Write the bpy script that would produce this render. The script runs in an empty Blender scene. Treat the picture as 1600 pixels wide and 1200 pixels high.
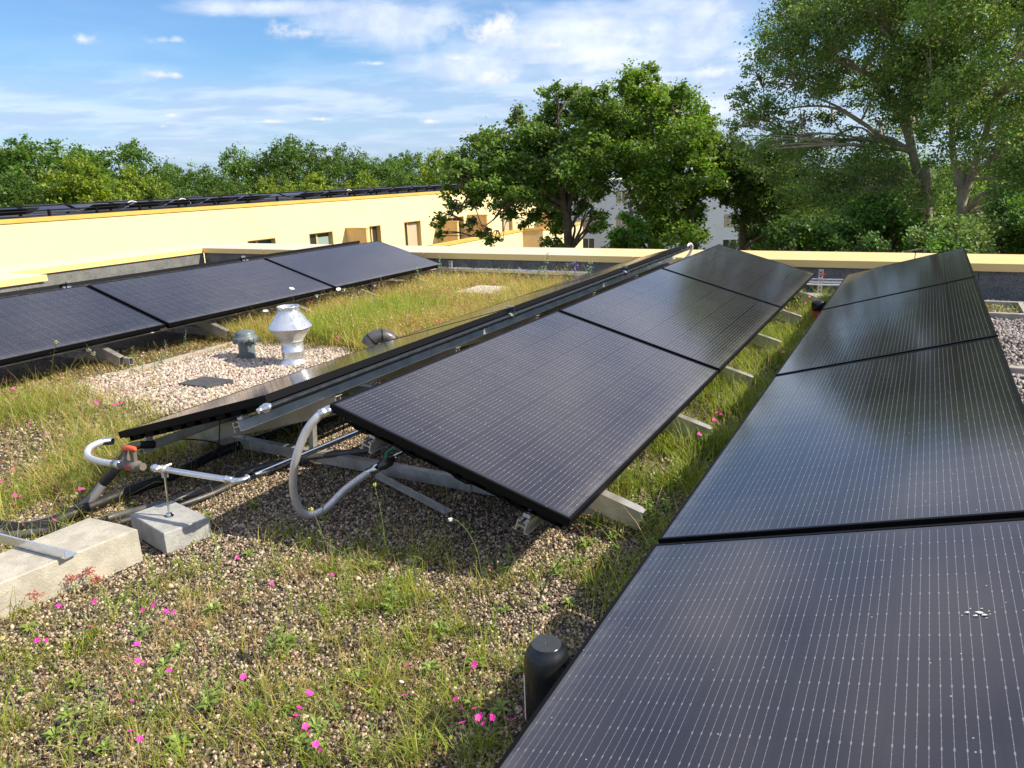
import bpy, math, random
import numpy as np
from mathutils import Vector, Matrix
R = math.radians
rnd = random.Random(7)
rng = np.random.default_rng(11)
scene = bpy.context.scene
col = scene.collection

# ---------------------------------------------------------------- camera
F_PX, YAW, PITCH, ROLL = 1179.885, -0.4984, -0.2727, -0.0367
CAM_H = 1.5
cy_, sy_, cp_, sp_ = math.cos(YAW), math.sin(YAW), math.cos(PITCH), math.sin(PITCH)
FWD = np.array([sy_*cp_, cy_*cp_, sp_]); RT = np.array([cy_, -sy_, 0.0]); UP = np.cross(RT, FWD)
RT2 = math.cos(ROLL)*RT + math.sin(ROLL)*UP
UP2 = -math.sin(ROLL)*RT + math.cos(ROLL)*UP
camd = bpy.data.cameras.new('camera'); cam = bpy.data.objects.new('camera', camd); col.objects.link(cam)
camd.sensor_width = 36; camd.lens = F_PX/1600*36; camd.clip_end = 3000; camd.clip_start = .02
cam.matrix_world = Matrix(((RT2[0], UP2[0], -FWD[0], 0), (RT2[1], UP2[1], -FWD[1], 0), (RT2[2], UP2[2], -FWD[2], CAM_H), (0, 0, 0, 1)))
scene.camera = cam

# ---------------------------------------------------------------- sun, sky, exposure
SUN = Vector((1.13, .38, 1.0)).normalized()          # towards the sun
SUN_EL = math.asin(SUN.z); SUN_ROT = math.atan2(SUN.x, SUN.y)
sl = bpy.data.lights.new('sun', 'SUN'); sl.energy = 4.8; sl.angle = R(.55); sl.color = (1, .89, .70)
so = bpy.data.objects.new('sun', sl); col.objects.link(so)
so.rotation_euler = SUN.to_track_quat('Z', 'Y').to_euler()
scene.view_settings.view_transform = 'Standard'; scene.view_settings.look = 'None'
scene.view_settings.exposure = 0.62; scene.view_settings.gamma = 1

def unit(px, py):
    d = FWD*F_PX + RT2*(px-800) - UP2*(py-600); return d/np.linalg.norm(d)

world = bpy.data.worlds.new('World'); scene.world = world; world.use_nodes = True
wn = world.node_tree; wn.nodes.clear()
class NT:
    def __init__(s, tree): s.t = tree
    def n(s, typ, **kw):
        nd = s.t.nodes.new(typ)
        for k, v in kw.items():
            if k.startswith('i_'):
                key = k[2:]; key = int(key) if key.isdigit() else key.replace('_', ' ')
                s.put(nd.inputs[key], v)
            else: setattr(nd, k, v)
        return nd
    def put(s, sock, v):
        if isinstance(v, bpy.types.NodeSocket): s.t.links.new(v, sock)
        elif isinstance(v, bpy.types.Node): s.t.links.new(v.outputs[0], sock)
        else:
            try: sock.default_value = v
            except Exception: sock.default_value = (*v, 1)
    def m(s, op, a, b=0.0, c=None, clamp=False):
        nd = s.t.nodes.new('ShaderNodeMath'); nd.operation = op; nd.use_clamp = clamp
        s.put(nd.inputs[0], a); s.put(nd.inputs[1], b)
        if c is not None: s.put(nd.inputs[2], c)
        return nd.outputs[0]
    def dot(s, a, v):
        nd = s.t.nodes.new('ShaderNodeVectorMath'); nd.operation = 'DOT_PRODUCT'
        s.put(nd.inputs[0], a); s.put(nd.inputs[1], v); return nd.outputs['Value']
    def mix(s, f, a, b, bt='MIX'):
        nd = s.t.nodes.new('ShaderNodeMix'); nd.data_type = 'RGBA'; nd.blend_type = bt
        s.put(nd.inputs[0], f); s.put(nd.inputs[6], a); s.put(nd.inputs[7], b); return nd.outputs[2]
    def ramp(s, f, lo, hi, a=0.0, b=1.0, smooth=True):
        nd = s.t.nodes.new('ShaderNodeMapRange'); nd.interpolation_type = 'SMOOTHSTEP' if smooth else 'LINEAR'
        s.put(nd.inputs[0], f); s.put(nd.inputs[1], lo); s.put(nd.inputs[2], hi); s.put(nd.inputs[3], a); s.put(nd.inputs[4], b)
        return nd.outputs[0]
    def noise(s, vec, scale, detail=4, rough=.55, dist=0):
        nd = s.t.nodes.new('ShaderNodeTexNoise'); s.put(nd.inputs['Vector'], vec)
        nd.inputs['Scale'].default_value = scale; nd.inputs['Detail'].default_value = detail
        nd.inputs['Roughness'].default_value = rough; nd.inputs['Distortion'].default_value = dist
        return nd.outputs[0]

w = NT(wn)
sky = w.n('ShaderNodeTexSky', sky_type='NISHITA', sun_disc=False, sun_elevation=SUN_EL, sun_rotation=SUN_ROT,
          altitude=60, air_density=1.0, dust_density=.6, ozone_density=1.6)
tc = w.n('ShaderNodeTexCoord'); D = tc.outputs['Generated']
sep = w.n('ShaderNodeSeparateXYZ', i_0=D)
dz = sep.outputs[2]
inv = w.m('DIVIDE', 1.0, w.m('ADD', w.m('MAXIMUM', dz, 0.0), .09))
comb = w.n('ShaderNodeCombineXYZ', i_0=w.m('MULTIPLY', sep.outputs[0], inv), i_1=w.m('MULTIPLY', sep.outputs[1], inv), i_2=0.0)
n1 = w.noise(comb, .55, 4, .5, .3)
n2 = w.noise(comb, 1.8, 5, .52, .3)
nd_ = w.noise(D, 22, 6, .62)
nb = w.noise(D, 60, 4, .6)
# broad thin veil: band low over the horizon and more towards the upper right and overhead
veil = w.ramp(w.m('ADD', w.m('MULTIPLY', n1, .80), w.m('MULTIPLY', n2, .20)), .38, .58)
side = w.dot(D, tuple(RT2))
sidef = w.ramp(side, -.30, .15, .10, .8)
hband = w.m('MULTIPLY', w.ramp(dz, .005, .04, .8, 1.0), w.ramp(dz, .08, .15, 1.0, .0))
streak = w.ramp(w.noise(w.n('ShaderNodeVectorMath', operation='MULTIPLY', i_0=D, i_1=(3.0, 3.0, 26.0)), 2.0, 6, .6, .4), .34, .60)
veilf = w.m('MAXIMUM', w.m('MULTIPLY', w.m('MULTIPLY', veil, sidef), .92), w.m('MULTIPLY', hband, w.m('ADD', w.m('MULTIPLY', streak, .28), .50)))
skyb = w.mix(1.0, sky, (.52, .75, .98, 1), 'MULTIPLY')
veilc = w.mix(w.m('MULTIPLY', w.ramp(n2, .42, .64), w.ramp(dz, .02, .16, .25, 1.0)), (3.3, 4.1, 5.7, 1), (6.3, 6.6, 7.3, 1))
hi = w.m('MULTIPLY', w.ramp(dz, .26, .36), w.ramp(w.noise(D, 3.2, 5, .55, .4), .36, .58, .10, .85))
c1 = w.mix(veilf, skyb, veilc); c1 = w.mix(hi, c1, w.mix(w.ramp(n2, .4, .6), (3.3, 3.6, 5.0, 1), (6.2, 6.1, 6.7, 1)))
# single fair-weather clouds, each at its own bearing
clouds = [(470, 52, 46, 18), (768, 54, 58, 34), (712, 92, 22, 8), (765, 124, 50, 18), (268, 63, 28, 9), (262, 119, 28, 8), (268, 182, 15, 6),
          (420, 191, 44, 6), (500, 187, 30, 5), (672, 191, 20, 6), (126, 62, 24, 12), (255, 198, 12, 4), (1115, 118, 40, 22), (590, 100, 34, 6), (870, 72, 34, 10), (1010, 130, 40, 14)]
soft = [(640, 34, 190, 36), (900, 60, 190, 58), (1080, 60, 150, 80), (740, 110, 130, 26), (1120, 165, 90, 34), (960, 140, 110, 26), (420, 12, 160, 14)]
cm2 = None
for (px, py, hw, hh) in soft:
    c = unit(px, py); r_ = unit(px+1, py)-unit(px-1, py); r_ /= np.linalg.norm(r_); u_ = np.cross(r_, c); u_ = -u_ if u_[2] < 0 else u_
    x = w.m('MULTIPLY', w.m('SUBTRACT', w.dot(D, tuple(r_)), float(r_@c)), F_PX/hw); y = w.m('MULTIPLY', w.m('SUBTRACT', w.dot(D, tuple(u_)), float(u_@c)), F_PX/hh)
    q = w.m('MULTIPLY', w.ramp(w.dot(D, tuple(c)), .2, .3), w.m('SUBTRACT', 1.0, w.m('SQRT', w.m('ADD', w.m('MULTIPLY', x, x), w.m('MULTIPLY', y, y)))))
    cm2 = q if cm2 is None else w.m('MAXIMUM', cm2, q)
ns = w.noise(w.n('ShaderNodeVectorMath', operation='MULTIPLY', i_0=D, i_1=(1.0, 1.0, 2.4)), 7.0, 6, .55, .5)
msk2 = w.ramp(w.m('ADD', cm2, w.m('MULTIPLY', w.m('SUBTRACT', ns, .5), 2.6)), -.1, .9)
c1 = w.mix(w.m('MULTIPLY', msk2, .66), c1, w.mix(w.ramp(w.noise(D, 11, 5, .6), .38, .62), (4.6, 5.1, 6.2, 1), (6.8, 7.0, 7.5, 1)))
cm = None; cs = None
for (px, py, hw, hh) in clouds:
    c = unit(px, py); r_ = unit(px+1, py)-unit(px-1, py); r_ /= np.linalg.norm(r_); u_ = np.cross(r_, c); u_ = -u_ if u_[2] < 0 else u_
    a, b = hw/F_PX, hh/F_PX
    x = w.m('MULTIPLY', w.m('SUBTRACT', w.dot(D, tuple(r_)), float(r_@c)), 1/a)
    y = w.m('MULTIPLY', w.m('SUBTRACT', w.dot(D, tuple(u_)), float(u_@c)), 1/b)
    yb = w.m('MULTIPLY', w.m('MINIMUM', y, 0.0), 1.7)
    rr = w.m('SQRT', w.m('ADD', w.m('MULTIPLY', x, x), w.m('ADD', w.m('MULTIPLY', yb, yb), w.m('POWER', w.m('MAXIMUM', y, 0.0), 2.0))))
    front = w.ramp(w.dot(D, tuple(c)), .2, .3)
    body = w.m('MULTIPLY', front, w.m('SUBTRACT', .98, rr))
    cm = body if cm is None else w.m('MAXIMUM', cm, body)
    sh = w.m('MULTIPLY', w.ramp(rr, .2, 1.5, 1.0, 0.0), w.ramp(y, -.7, .6))
    cs = sh if cs is None else w.m('MAXIMUM', cs, sh)
cn = w.m('ADD', cm, w.m('ADD', w.m('MULTIPLY', w.m('SUBTRACT', nd_, .5), 3.6), w.m('MULTIPLY', w.m('SUBTRACT', nb, .5), 1.6)))
cmask = w.ramp(cn, .0, 1.3)
ccol = w.mix(w.m('ADD', w.m('MULTIPLY', cs, .8), w.m('MULTIPLY', w.m('SUBTRACT', nb, .5), .9), clamp=True), (3.6, 4.1, 5.2, 1), (7.8, 7.6, 7.4, 1))
c2 = w.mix(w.m('MULTIPLY', cmask, .9), c1, ccol)
bg = w.n('ShaderNodeBackground', i_0=c2, i_1=.11)
wo = w.n('ShaderNodeOutputWorld'); wn.links.new(bg.outputs[0], wo.inputs[0])

# ---------------------------------------------------------------- helpers
def ray(px, py): return unit(px, py)
def atz(px, py, z):
    d = ray(px, py); t = (z-CAM_H)/d[2]; return np.array([d[0]*t, d[1]*t, z])
def aty(px, py, Y):
    d = ray(px, py); t = Y/d[1]; return np.array([d[0]*t, Y, CAM_H+d[2]*t])
def atd(px, py, dist):
    d = ray(px, py); h = math.hypot(d[0], d[1]); t = dist/h; return np.array([d[0]*t, d[1]*t, CAM_H+d[2]*t])

def tag(o, label=None, cat=None, group=None, kind=None):
    if label: o['label'] = label
    if cat: o['category'] = cat
    if group: o['group'] = group
    if kind: o['kind'] = kind
    return o
def empty(name, loc, label, cat, group=None, rot=None):
    o = bpy.data.objects.new(name, None); col.objects.link(o); o.location = [float(v) for v in loc]; o.empty_display_size = .1
    if rot: o.rotation_euler = rot
    return tag(o, label, cat, group)
class MB:
    def __init__(s): s.v = []; s.f = []; s.mi = []; s.sm = []; s.k = 0; s.smooth = False
    def add(s, vs, fs):
        b = len(s.v); s.v += [tuple(float(c) for c in v) for v in vs]
        for f in fs: s.f.append(tuple(b+i for i in f)); s.mi.append(s.k); s.sm.append(s.smooth)
    def box(s, x0, x1, y0, y1, z0, z1, M=None, bev=0):
        if bev:
            b = bev; vs = []
            for z, q in ((z0, b), (z0+b, 0), (z1-b, 0), (z1, b)):
                X0, X1, Y0, Y1 = x0+q, x1-q, y0+q, y1-q
                vs += [(X0+b, Y0, z), (X1-b, Y0, z), (X1, Y0+b, z), (X1, Y1-b, z), (X1-b, Y1, z), (X0+b, Y1, z), (X0, Y1-b, z), (X0, Y0+b, z)]
            fs = [tuple(range(7, -1, -1)), tuple(range(24, 32))]
            for l in range(3):
                for i in range(8): fs.append((l*8+i, l*8+(i+1) % 8, l*8+8+(i+1) % 8, l*8+8+i))
        else:
            vs = [(x0, y0, z0), (x1, y0, z0), (x1, y1, z0), (x0, y1, z0), (x0, y0, z1), (x1, y0, z1), (x1, y1, z1), (x0, y1, z1)]
            fs = [(0, 3, 2, 1), (4, 5, 6, 7), (0, 1, 5, 4), (1, 2, 6, 5), (2, 3, 7, 6), (3, 0, 4, 7)]
        if M is not None: vs = [M @ Vector(v) for v in vs]
        s.add(vs, fs)
    def bar(s, p, q, w_, h_, up=(0, 0, 1), hollow=0):
        """rectangular profile from p to q, w_ wide, h_ tall (centred); hollow = wall thickness"""
        p, q = Vector(p), Vector(q); d = (q-p).normalized(); r_ = d.cross(Vector(up)).normalized(); u = r_.cross(d)
        def ring(c, a, b): return [c+r_*a+u*b, c-r_*a+u*b, c-r_*a-u*b, c+r_*a-u*b]
        if not hollow:
            s.add(ring(p, w_/2, h_/2)+ring(q, w_/2, h_/2), [(0, 1, 2, 3), (7, 6, 5, 4)]+[(i, i+4, (i+1) % 4+4, (i+1) % 4) for i in range(4)])
        else:
            t = hollow
            vs = ring(p, w_/2, h_/2)+ring(q, w_/2, h_/2)+ring(p, w_/2-t, h_/2-t)+ring(q, w_/2-t, h_/2-t)
            fs = [(i, i+4, (i+1) % 4+4, (i+1) % 4) for i in range(4)]+[(8+i, 8+(i+1) % 4, 12+(i+1) % 4, 12+i) for i in range(4)]
            fs += [(i, (i+1) % 4, 8+(i+1) % 4, 8+i) for i in range(4)]+[(4+i, 12+i, 12+(i+1) % 4, 4+(i+1) % 4) for i in range(4)]
            s.add(vs, fs)
    def tube(s, pts, r, n=12, cap=True, up=(0, 0, 1)):
        pts = [Vector(p) for p in pts]; rs = r if isinstance(r, (list, tuple)) else [r]*len(pts)
        d0 = (pts[1]-pts[0]).normalized(); a = d0.cross(Vector(up))
        if a.length < 1e-3: a = d0.cross(Vector((1, 0, 0)))
        a.normalize(); vs = []
        for i, p in enumerate(pts):
            d = (pts[min(i+1, len(pts)-1)]-pts[max(i-1, 0)]).normalized()
            a = (a-d*a.dot(d)).normalized(); b = d.cross(a)
            for j in range(n):
                t = 2*math.pi*j/n; vs.append(p+(a*math.cos(t)+b*math.sin(t))*rs[i])
        fs = []
        for i in range(len(pts)-1):
            for j in range(n): fs.append((i*n+j, i*n+(j+1) % n, (i+1)*n+(j+1) % n, (i+1)*n+j))
        sm = s.smooth; s.smooth = True; s.add(vs, fs); s.smooth = sm
        if cap:
            L = len(pts)-1
            s.add([vs[j] for j in range(n)], [tuple(range(n-1, -1, -1))]); s.add([vs[L*n+j] for j in range(n)], [tuple(range(n))])
    def lathe(s, prof, c=(0, 0, 0), n=28, axis=None, smooth=True):
        M = axis or Matrix.Identity(3); c = Vector(c); vs = []
        for (r, z) in prof:
            for j in range(n):
                t = 2*math.pi*j/n; vs.append(c+M @ Vector((r*math.cos(t), r*math.sin(t), z)))
        fs = []
        for i in range(len(prof)-1):
            for j in range(n): fs.append((i*n+j, i*n+(j+1) % n, (i+1)*n+(j+1) % n, (i+1)*n+j))
        sm = s.smooth; s.smooth = smooth; s.add(vs, fs); s.smooth = sm
    def build(s, name, mats, parent=None, auto=False):
        me = bpy.data.meshes.new(name); me.from_pydata(s.v, [], s.f)
        for m_ in (mats if isinstance(mats, (list, tuple)) else [mats]): me.materials.append(m_)
        me.polygons.foreach_set('material_index', s.mi); me.polygons.foreach_set('use_smooth', s.sm); me.update()
        if auto:
            me.polygons.foreach_set('use_smooth', [True]*len(s.f)); me.set_sharp_from_angle(angle=R(35))
        o = bpy.data.objects.new(name, me); col.objects.link(o)
        if parent: o.parent = parent
        return o
def spline(pts, n=8):
    P = [np.array(p, float) for p in pts]; P = [2*P[0]-P[1]]+P+[2*P[-1]-P[-2]]; out = []
    for i in range(1, len(P)-2):
        for k in range(n):
            t = k/n; a, b, c, d = P[i-1], P[i], P[i+1], P[i+2]
            out.append(.5*((2*b)+(-a+c)*t+(2*a-5*b+4*c-d)*t*t+(-a+3*b-3*c+d)*t**3))
    out.append(P[-2]); return out
def npmesh(name, V, Fq, mat, colr=None, smooth=False, parent=None, link=True):
    """V (n,3), Fq (m,k) faces of equal size, colr (n,3) point colours"""
    me = bpy.data.meshes.new(name); n, m_, k = len(V), len(Fq), Fq.shape[1]
    me.vertices.add(n); me.vertices.foreach_set('co', np.ascontiguousarray(V, dtype=np.float32).ravel())
    me.loops.add(m_*k); me.loops.foreach_set('vertex_index', np.ascontiguousarray(Fq, dtype=np.int32).ravel())
    me.polygons.add(m_); me.polygons.foreach_set('loop_start', np.arange(0, m_*k, k, dtype=np.int32))
    if smooth: me.polygons.foreach_set('use_smooth', np.ones(m_, dtype=bool))
    me.update(calc_edges=True)
    if colr is not None:
        a = me.color_attributes.new('tint', 'FLOAT_COLOR', 'POINT')
        c = np.ones((n, 4), dtype=np.float32); c[:, :3] = colr; a.data.foreach_set('color', c.ravel())
    me.materials.append(mat)
    if not link: return me
    o = bpy.data.objects.new(name, me); col.objects.link(o)
    if parent: o.parent = parent
    return o
def copy_tree(o, parent=None):
    c = o.copy(); col.objects.link(c)
    if parent: c.parent = parent
    for ch in list(o.children): copy_tree(ch, c)
    return c

# ---------------------------------------------------------------- materials
def mat(name):
    m_ = bpy.data.materials.new(name); m_.use_nodes = True; t = NT(m_.node_tree)
    return m_, t, m_.node_tree.nodes['Principled BSDF']
def simple(name, c, rough=.6, metal=0.0, noise=0.0, ns=8, bump=0.0, bs=60, spec=None, c2=None):
    m_, t, b = mat(name); tcn = t.n('ShaderNodeTexCoord').outputs['Object']
    if noise or c2:
        f = t.ramp(t.noise(tcn, ns, 6, .65), .35, .65)
        cc = c2 if c2 else tuple(x*(1-noise) for x in c)
        t.put(b.inputs['Base Color'], t.mix(f, (*c, 1), (*cc, 1)))
    else: b.inputs['Base Color'].default_value = (*c, 1)
    b.inputs['Roughness'].default_value = rough; b.inputs['Metallic'].default_value = metal
    if spec is not None: b.inputs['Specular IOR Level'].default_value = spec
    if noise:
        t.put(b.inputs['Roughness'], t.ramp(t.noise(tcn, ns*2.3, 4, .6), .3, .7, max(.02, rough-.12), min(1, rough+.12)))
    if bump:
        bn = t.n('ShaderNodeBump', i_Strength=bump, i_Distance=.004); t.put(bn.inputs['Height'], t.noise(tcn, bs, 5, .65)); t.put(b.inputs['Normal'], bn.outputs[0])
    return m_
M = {}
M['alu'] = simple('aluminium', (.66, .64, .60), .40, .7, .25, 6, .10, 40)
M['alu_dull'] = simple('dull_aluminium', (.58, .57, .54), .5, .5, .3, 9, .2, 60)
M['steel'] = simple('stainless_steel', (.78, .78, .79), .16, 1.0, .12, 14)
M['galv'] = simple('galvanised_sheet', (.74, .77, .82), .30, .8, .06, 10, .0, 25)
M['frame'] = simple('black_anodised_frame', (.004, .004, .005), .5, 0, 0, 8, spec=.12)
M['backsheet'] = simple('black_backsheet', (.003, .003, .004), .6, 0, .3, 6, spec=.1)
M['rubber'] = simple('black_rubber', (.012, .012, .013), .6, 0, .3, 12, .2, 90)
M['black_plastic'] = simple('black_plastic', (.010, .012, .014), .30, 0, .2, 6)
M['grey_plastic'] = simple('grey_plastic', (.13, .165, .18), .42, 0, .15, 9)
M['grey_tube'] = simple('grey_tube', (.10, .10, .105), .4, 0, .4, 12)
M['slate'] = simple('slate_tile', (.075, .075, .08), .7, 0, .3, 12, .4, 70)
M['orange'] = simple('orange_plastic', (.75, .11, .03), .45)
M['red'] = simple('red_plastic', (.55, .03, .03), .45)
M['green'] = simple('green_enamel', (.02, .22, .15), .4)
M['brass'] = simple('dark_bronze', (.10, .095, .085), .4, .6, .3, 20)
M['white'] = simple('white_plastic', (.72, .72, .70), .5)
M['brown_grip'] = simple('grey_brown_insulation', (.14, .12, .10), .8)
M['concrete'] = simple('concrete', (.50, .47, .40), .9, 0, 0, 14, .9, 120, c2=(.38, .355, .30))
M['concrete2'] = simple('grey_paver_concrete', (.42, .43, .42), .9, 0, 0, 18, .9, 140, c2=(.32, .33, .33))
M['curb'] = simple('kerb_concrete', (.40, .37, .33), .9, 0, .25, 12, .5, 90)
M['pale_stone'] = simple('pale_paver', (.62, .60, .56), .9, 0, .15, 12, .5, 90)
M['bark'] = simple('bark', (.13, .10, .075), .95, 0, .5, 5, 1.0, 18)
M['bark_pale'] = simple('poplar_bark', (.40, .34, .26), .95, 0, .4, 4, 1.0, 14)
M['yellow_trim'] = simple('yellow_trim', (.72, .45, .10), .45, 0, .12, .8)
def m_render():
    m_, t, b = mat('yellow_render'); o = t.n('ShaderNodeTexCoord').outputs['Object']
    big = t.ramp(t.noise(o, .22, 5, .6), .35, .65); st = t.ramp(t.noise(t.n('ShaderNodeVectorMath', operation='MULTIPLY', i_0=o, i_1=(2.2, 2.2, .10)), 1.0, 5, .7), .55, .8)
    c = t.mix(t.m('MULTIPLY', big, .5), (.82, .675, .39, 1), (.78, .625, .335, 1)); c = t.mix(t.m('MULTIPLY', st, .16), c, (.55, .47, .32, 1))
    t.put(b.inputs['Base Color'], c); b.inputs['Roughness'].default_value = .9
    bn = t.n('ShaderNodeBump', i_Strength=.3, i_Distance=.004); t.put(bn.inputs['Height'], t.noise(o, 30, 4, .6)); t.put(b.inputs['Normal'], bn.outputs[0]); return m_
M['yellow_wall'] = m_render()
M['ochre'] = simple('ochre_panel', (.72, .48, .22), .8, 0, .08, 1.5)
M['white_wall'] = simple('white_render', (.74, .76, .80), .9, 0, .08, .4)
M['win_frame'] = simple('window_frame_yellow', (.62, .45, .18), .5)
M['white_frame'] = simple('white_window_frame', (.75, .75, .74), .5)
M['pane'] = simple('window_pane', (.03, .035, .04), .06, 0, 0, spec=.6)
M['beige_blind'] = simple('beige_blind', (.45, .38, .28), .8)
M['droppings'] = simple('bird_lime', (.75, .74, .70), .8)
M['curtain'] = simple('pale_curtain', (.25, .33, .31), .9)
M['disc'] = simple('sky_tinted_black_plastic', (.035, .04, .045), .5, 0, .2, 30)  # paler than the cylinder body: sky reflection on the flat top put into the colour
M['petal'] = simple('magenta_petal', (.80, .03, .38), .6)
M['petal_pink'] = simple('pale_pink_petal', (.78, .16, .26), .6)
M['petal_white'] = simple('white_petal', (.8, .8, .76), .6)
M['sedum_red'] = simple('red_sedum', (.50, .10, .07), .6, 0, .4, 60)
M['stem'] = simple('plant_stem', (.13, .17, .045), .7, 0, .3, 30)
M['yellow_bud'] = simple('yellow_bud', (.42, .42, .07), .7)
M['violet'] = simple('violet_flower', (.22, .15, .5), .6)
M['silver_leaf'] = simple('silver_green_leaf', (.20, .27, .15), .8)
M['tar'] = simple('dark_roof_sheet', (.05, .05, .055), .8, 0, .3, 2)

# parapet cladding: anthracite mineral granules
def m_cladding():
    m_, t, b = mat('granule_cladding'); o = t.n('ShaderNodeTexCoord').outputs['Object']
    v = t.n('ShaderNodeTexVoronoi'); t.put(v.inputs['Vector'], o); v.inputs['Scale'].default_value = 210
    f = t.m('ADD', t.m('MULTIPLY', v.outputs['Color'], .7), t.m('MULTIPLY', t.noise(o, 5, 5, .6), .5))
    t.put(b.inputs['Base Color'], t.mix(t.ramp(f, .3, .9), (.055, .06, .065, 1), (.24, .25, .24, 1))); b.inputs['Roughness'].default_value = .9
    bn = t.n('ShaderNodeBump', i_Strength=.5, i_Distance=.003); t.put(bn.inputs['Height'], v.outputs['Distance']); t.put(b.inputs['Normal'], bn.outputs[0]); return m_
M['cladding'] = m_cladding()
def m_cap():
    m_, t, b = mat('painted_sheet_cap'); o = t.n('ShaderNodeTexCoord').outputs['Object']
    nz = t.n('ShaderNodeSeparateXYZ', i_0=t.n('ShaderNodeNewGeometry').outputs['True Normal']).outputs[2]
    d = t.m('ADD', t.noise(o, .45, 4, .6), t.m('MULTIPLY', t.noise(o, 7, 5, .7), .35))
    px = t.n('ShaderNodeSeparateXYZ', i_0=o).outputs[0]
    dust = t.m('MULTIPLY', t.m('MULTIPLY', t.ramp(d, .42, .85, .12, 1), t.ramp(px, -10.8, -2, 6.0, .35)), t.ramp(nz, .5, .9))
    t.put(b.inputs['Base Color'], t.mix(dust, (.83, .60, .24, 1), (.56, .51, .41, 1)))
    t.put(b.inputs['Roughness'], t.ramp(dust, 0, 1, .4, .8)); return m_
M['cap'] = m_cap()

def m_glass():
    m_, t, b = mat('solar_glass'); o = t.n('ShaderNodeTexCoord').outputs['Object']
    s = t.n('ShaderNodeSeparateXYZ', i_0=o); X, Y = s.outputs[0], s.outputs[1]
    CW = .1845; X0 = (1.134-6*CW)/2
    cx = t.m('FRACT', t.m('DIVIDE', t.m('SUBTRACT', X, X0), CW))          # inside one cell column
    # nine bus bars per cell, spacing .0182
    u = t.m('SUBTRACT', t.m('MULTIPLY', cx, CW), .01457-.0097)
    k = t.m('DIVIDE', u, .0194); kf = t.m('ABSOLUTE', t.m('SUBTRACT', t.m('FRACT', k), .5))
    inside = t.m('MULTIPLY', t.m('GREATER_THAN', k, 0.0), t.m('LESS_THAN', k, 9.0))
    inside = t.m('MULTIPLY', inside, t.m('MULTIPLY', t.m('GREATER_THAN', X, X0), t.m('LESS_THAN', X, X0+6*CW)))
    Ly = 2.262; mid = t.m('ABSOLUTE', t.m('SUBTRACT', Y, Ly/2))
    iny = t.m('MULTIPLY', t.m('GREATER_THAN', mid, .008), t.m('LESS_THAN', mid, Ly/2-.03))
    inside = t.m('MULTIPLY', inside, iny)
    HC = .0917
    q = t.m('DIVIDE', t.m('SUBTRACT', mid, .008), HC); qf = t.m('ABSOLUTE', t.m('SUBTRACT', t.m('FRACT', q), .5))   # .5 at the joints between half cells
    pad = t.m('GREATER_THAN', qf, .455); padgap = t.m('LESS_THAN', qf, .492)
    q4 = t.m('ABSOLUTE', t.m('SUBTRACT', t.m('FRACT', t.m('MULTIPLY', q, 4.0)), .5)); pad4 = t.m('GREATER_THAN', q4, .44)
    wdt = t.m('ADD', .020, t.m('ADD', t.m('MULTIPLY', t.m('MULTIPLY', pad, padgap), .055), t.m('MULTIPLY', pad4, .018)))
    line = t.m('MULTIPLY', t.m('LESS_THAN', kf, wdt), inside)
    colgap = t.m('MULTIPLY', t.m('GREATER_THAN', t.m('ABSOLUTE', t.m('SUBTRACT', cx, .5)), .489), 1.0)
    rowgap = t.m('GREATER_THAN', qf, .494)
    cellv = t.n('ShaderNodeTexWhiteNoise', noise_dimensions='2D')
    cc = t.n('ShaderNodeCombineXYZ', i_0=t.m('FLOOR', t.m('DIVIDE', t.m('SUBTRACT', X, X0), CW)), i_1=t.m('FLOOR', t.m('DIVIDE', Y, HC)), i_2=0.0)
    t.put(cellv.inputs['Vector'], cc)
    base = t.mix(cellv.outputs[0], (.010, .0095, .0155, 1), (.014, .0130, .0215, 1))
    base = t.mix(t.m('MULTIPLY', t.m('MAXIMUM', colgap, rowgap), .7), base, (.008, .008, .012, 1))
    base = t.mix(line, base, (.25, .25, .27, 1))
    # dust film, wipe marks and specks on the glass
    d1 = t.ramp(t.noise(o, 2.2, 5, .6), .35, .7); sp = t.n('ShaderNodeTexVoronoi'); t.put(sp.inputs['Vector'], o); sp.inputs['Scale'].default_value = 26
    speck = t.m('MULTIPLY', t.m('LESS_THAN', sp.outputs['Distance'], .05), t.m('GREATER_THAN', t.noise(o, 9, 2, .5), .50))
    smear = t.ramp(t.noise(t.n('ShaderNodeVectorMath', operation='MULTIPLY', i_0=o, i_1=(34.0, 2.4, 1.0)), 1.0, 4, .6), .58, .85)
    rain = t.m('MULTIPLY', t.ramp(t.noise(t.n('ShaderNodeVectorMath', operation='MULTIPLY', i_0=o, i_1=(1.6, 22.0, 1.0)), 1.0, 5, .65), .56, .78), t.ramp(X, .2, 1.1, .2, 1.0))
    edge = t.m('MULTIPLY', t.ramp(X, 1.03, 1.128, 0, 1), t.ramp(t.noise(o, 14, 4, .6), .3, .6, .3, 1.0))
    dust = t.m('ADD', t.m('ADD', .007, t.m('MULTIPLY', d1, .022)), t.m('ADD', t.m('ADD', t.m('MULTIPLY', smear, .025), t.m('MULTIPLY', rain, .03)), t.m('MULTIPLY', edge, .14)))
    base = t.mix(dust, base, (.42, .39, .34, 1)); base = t.mix(t.m('MULTIPLY', speck, .7), base, (.6, .6, .56, 1))
    t.put(b.inputs['Base Color'], base)
    t.put(b.inputs['Roughness'], t.m('ADD', .085, t.m('MULTIPLY', t.noise(o, 5, 3, .5), .06)))
    b.inputs['IOR'].default_value = 1.52; b.inputs['Specular IOR Level'].default_value = .85
    bn = t.n('ShaderNodeBump', i_Strength=.08, i_Distance=.01); t.put(bn.inputs['Height'], t.noise(o, 2.6, 2, .5)); t.put(b.inputs['Normal'], bn.outputs[0])
    return m_
M['glass'] = m_glass()
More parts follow.
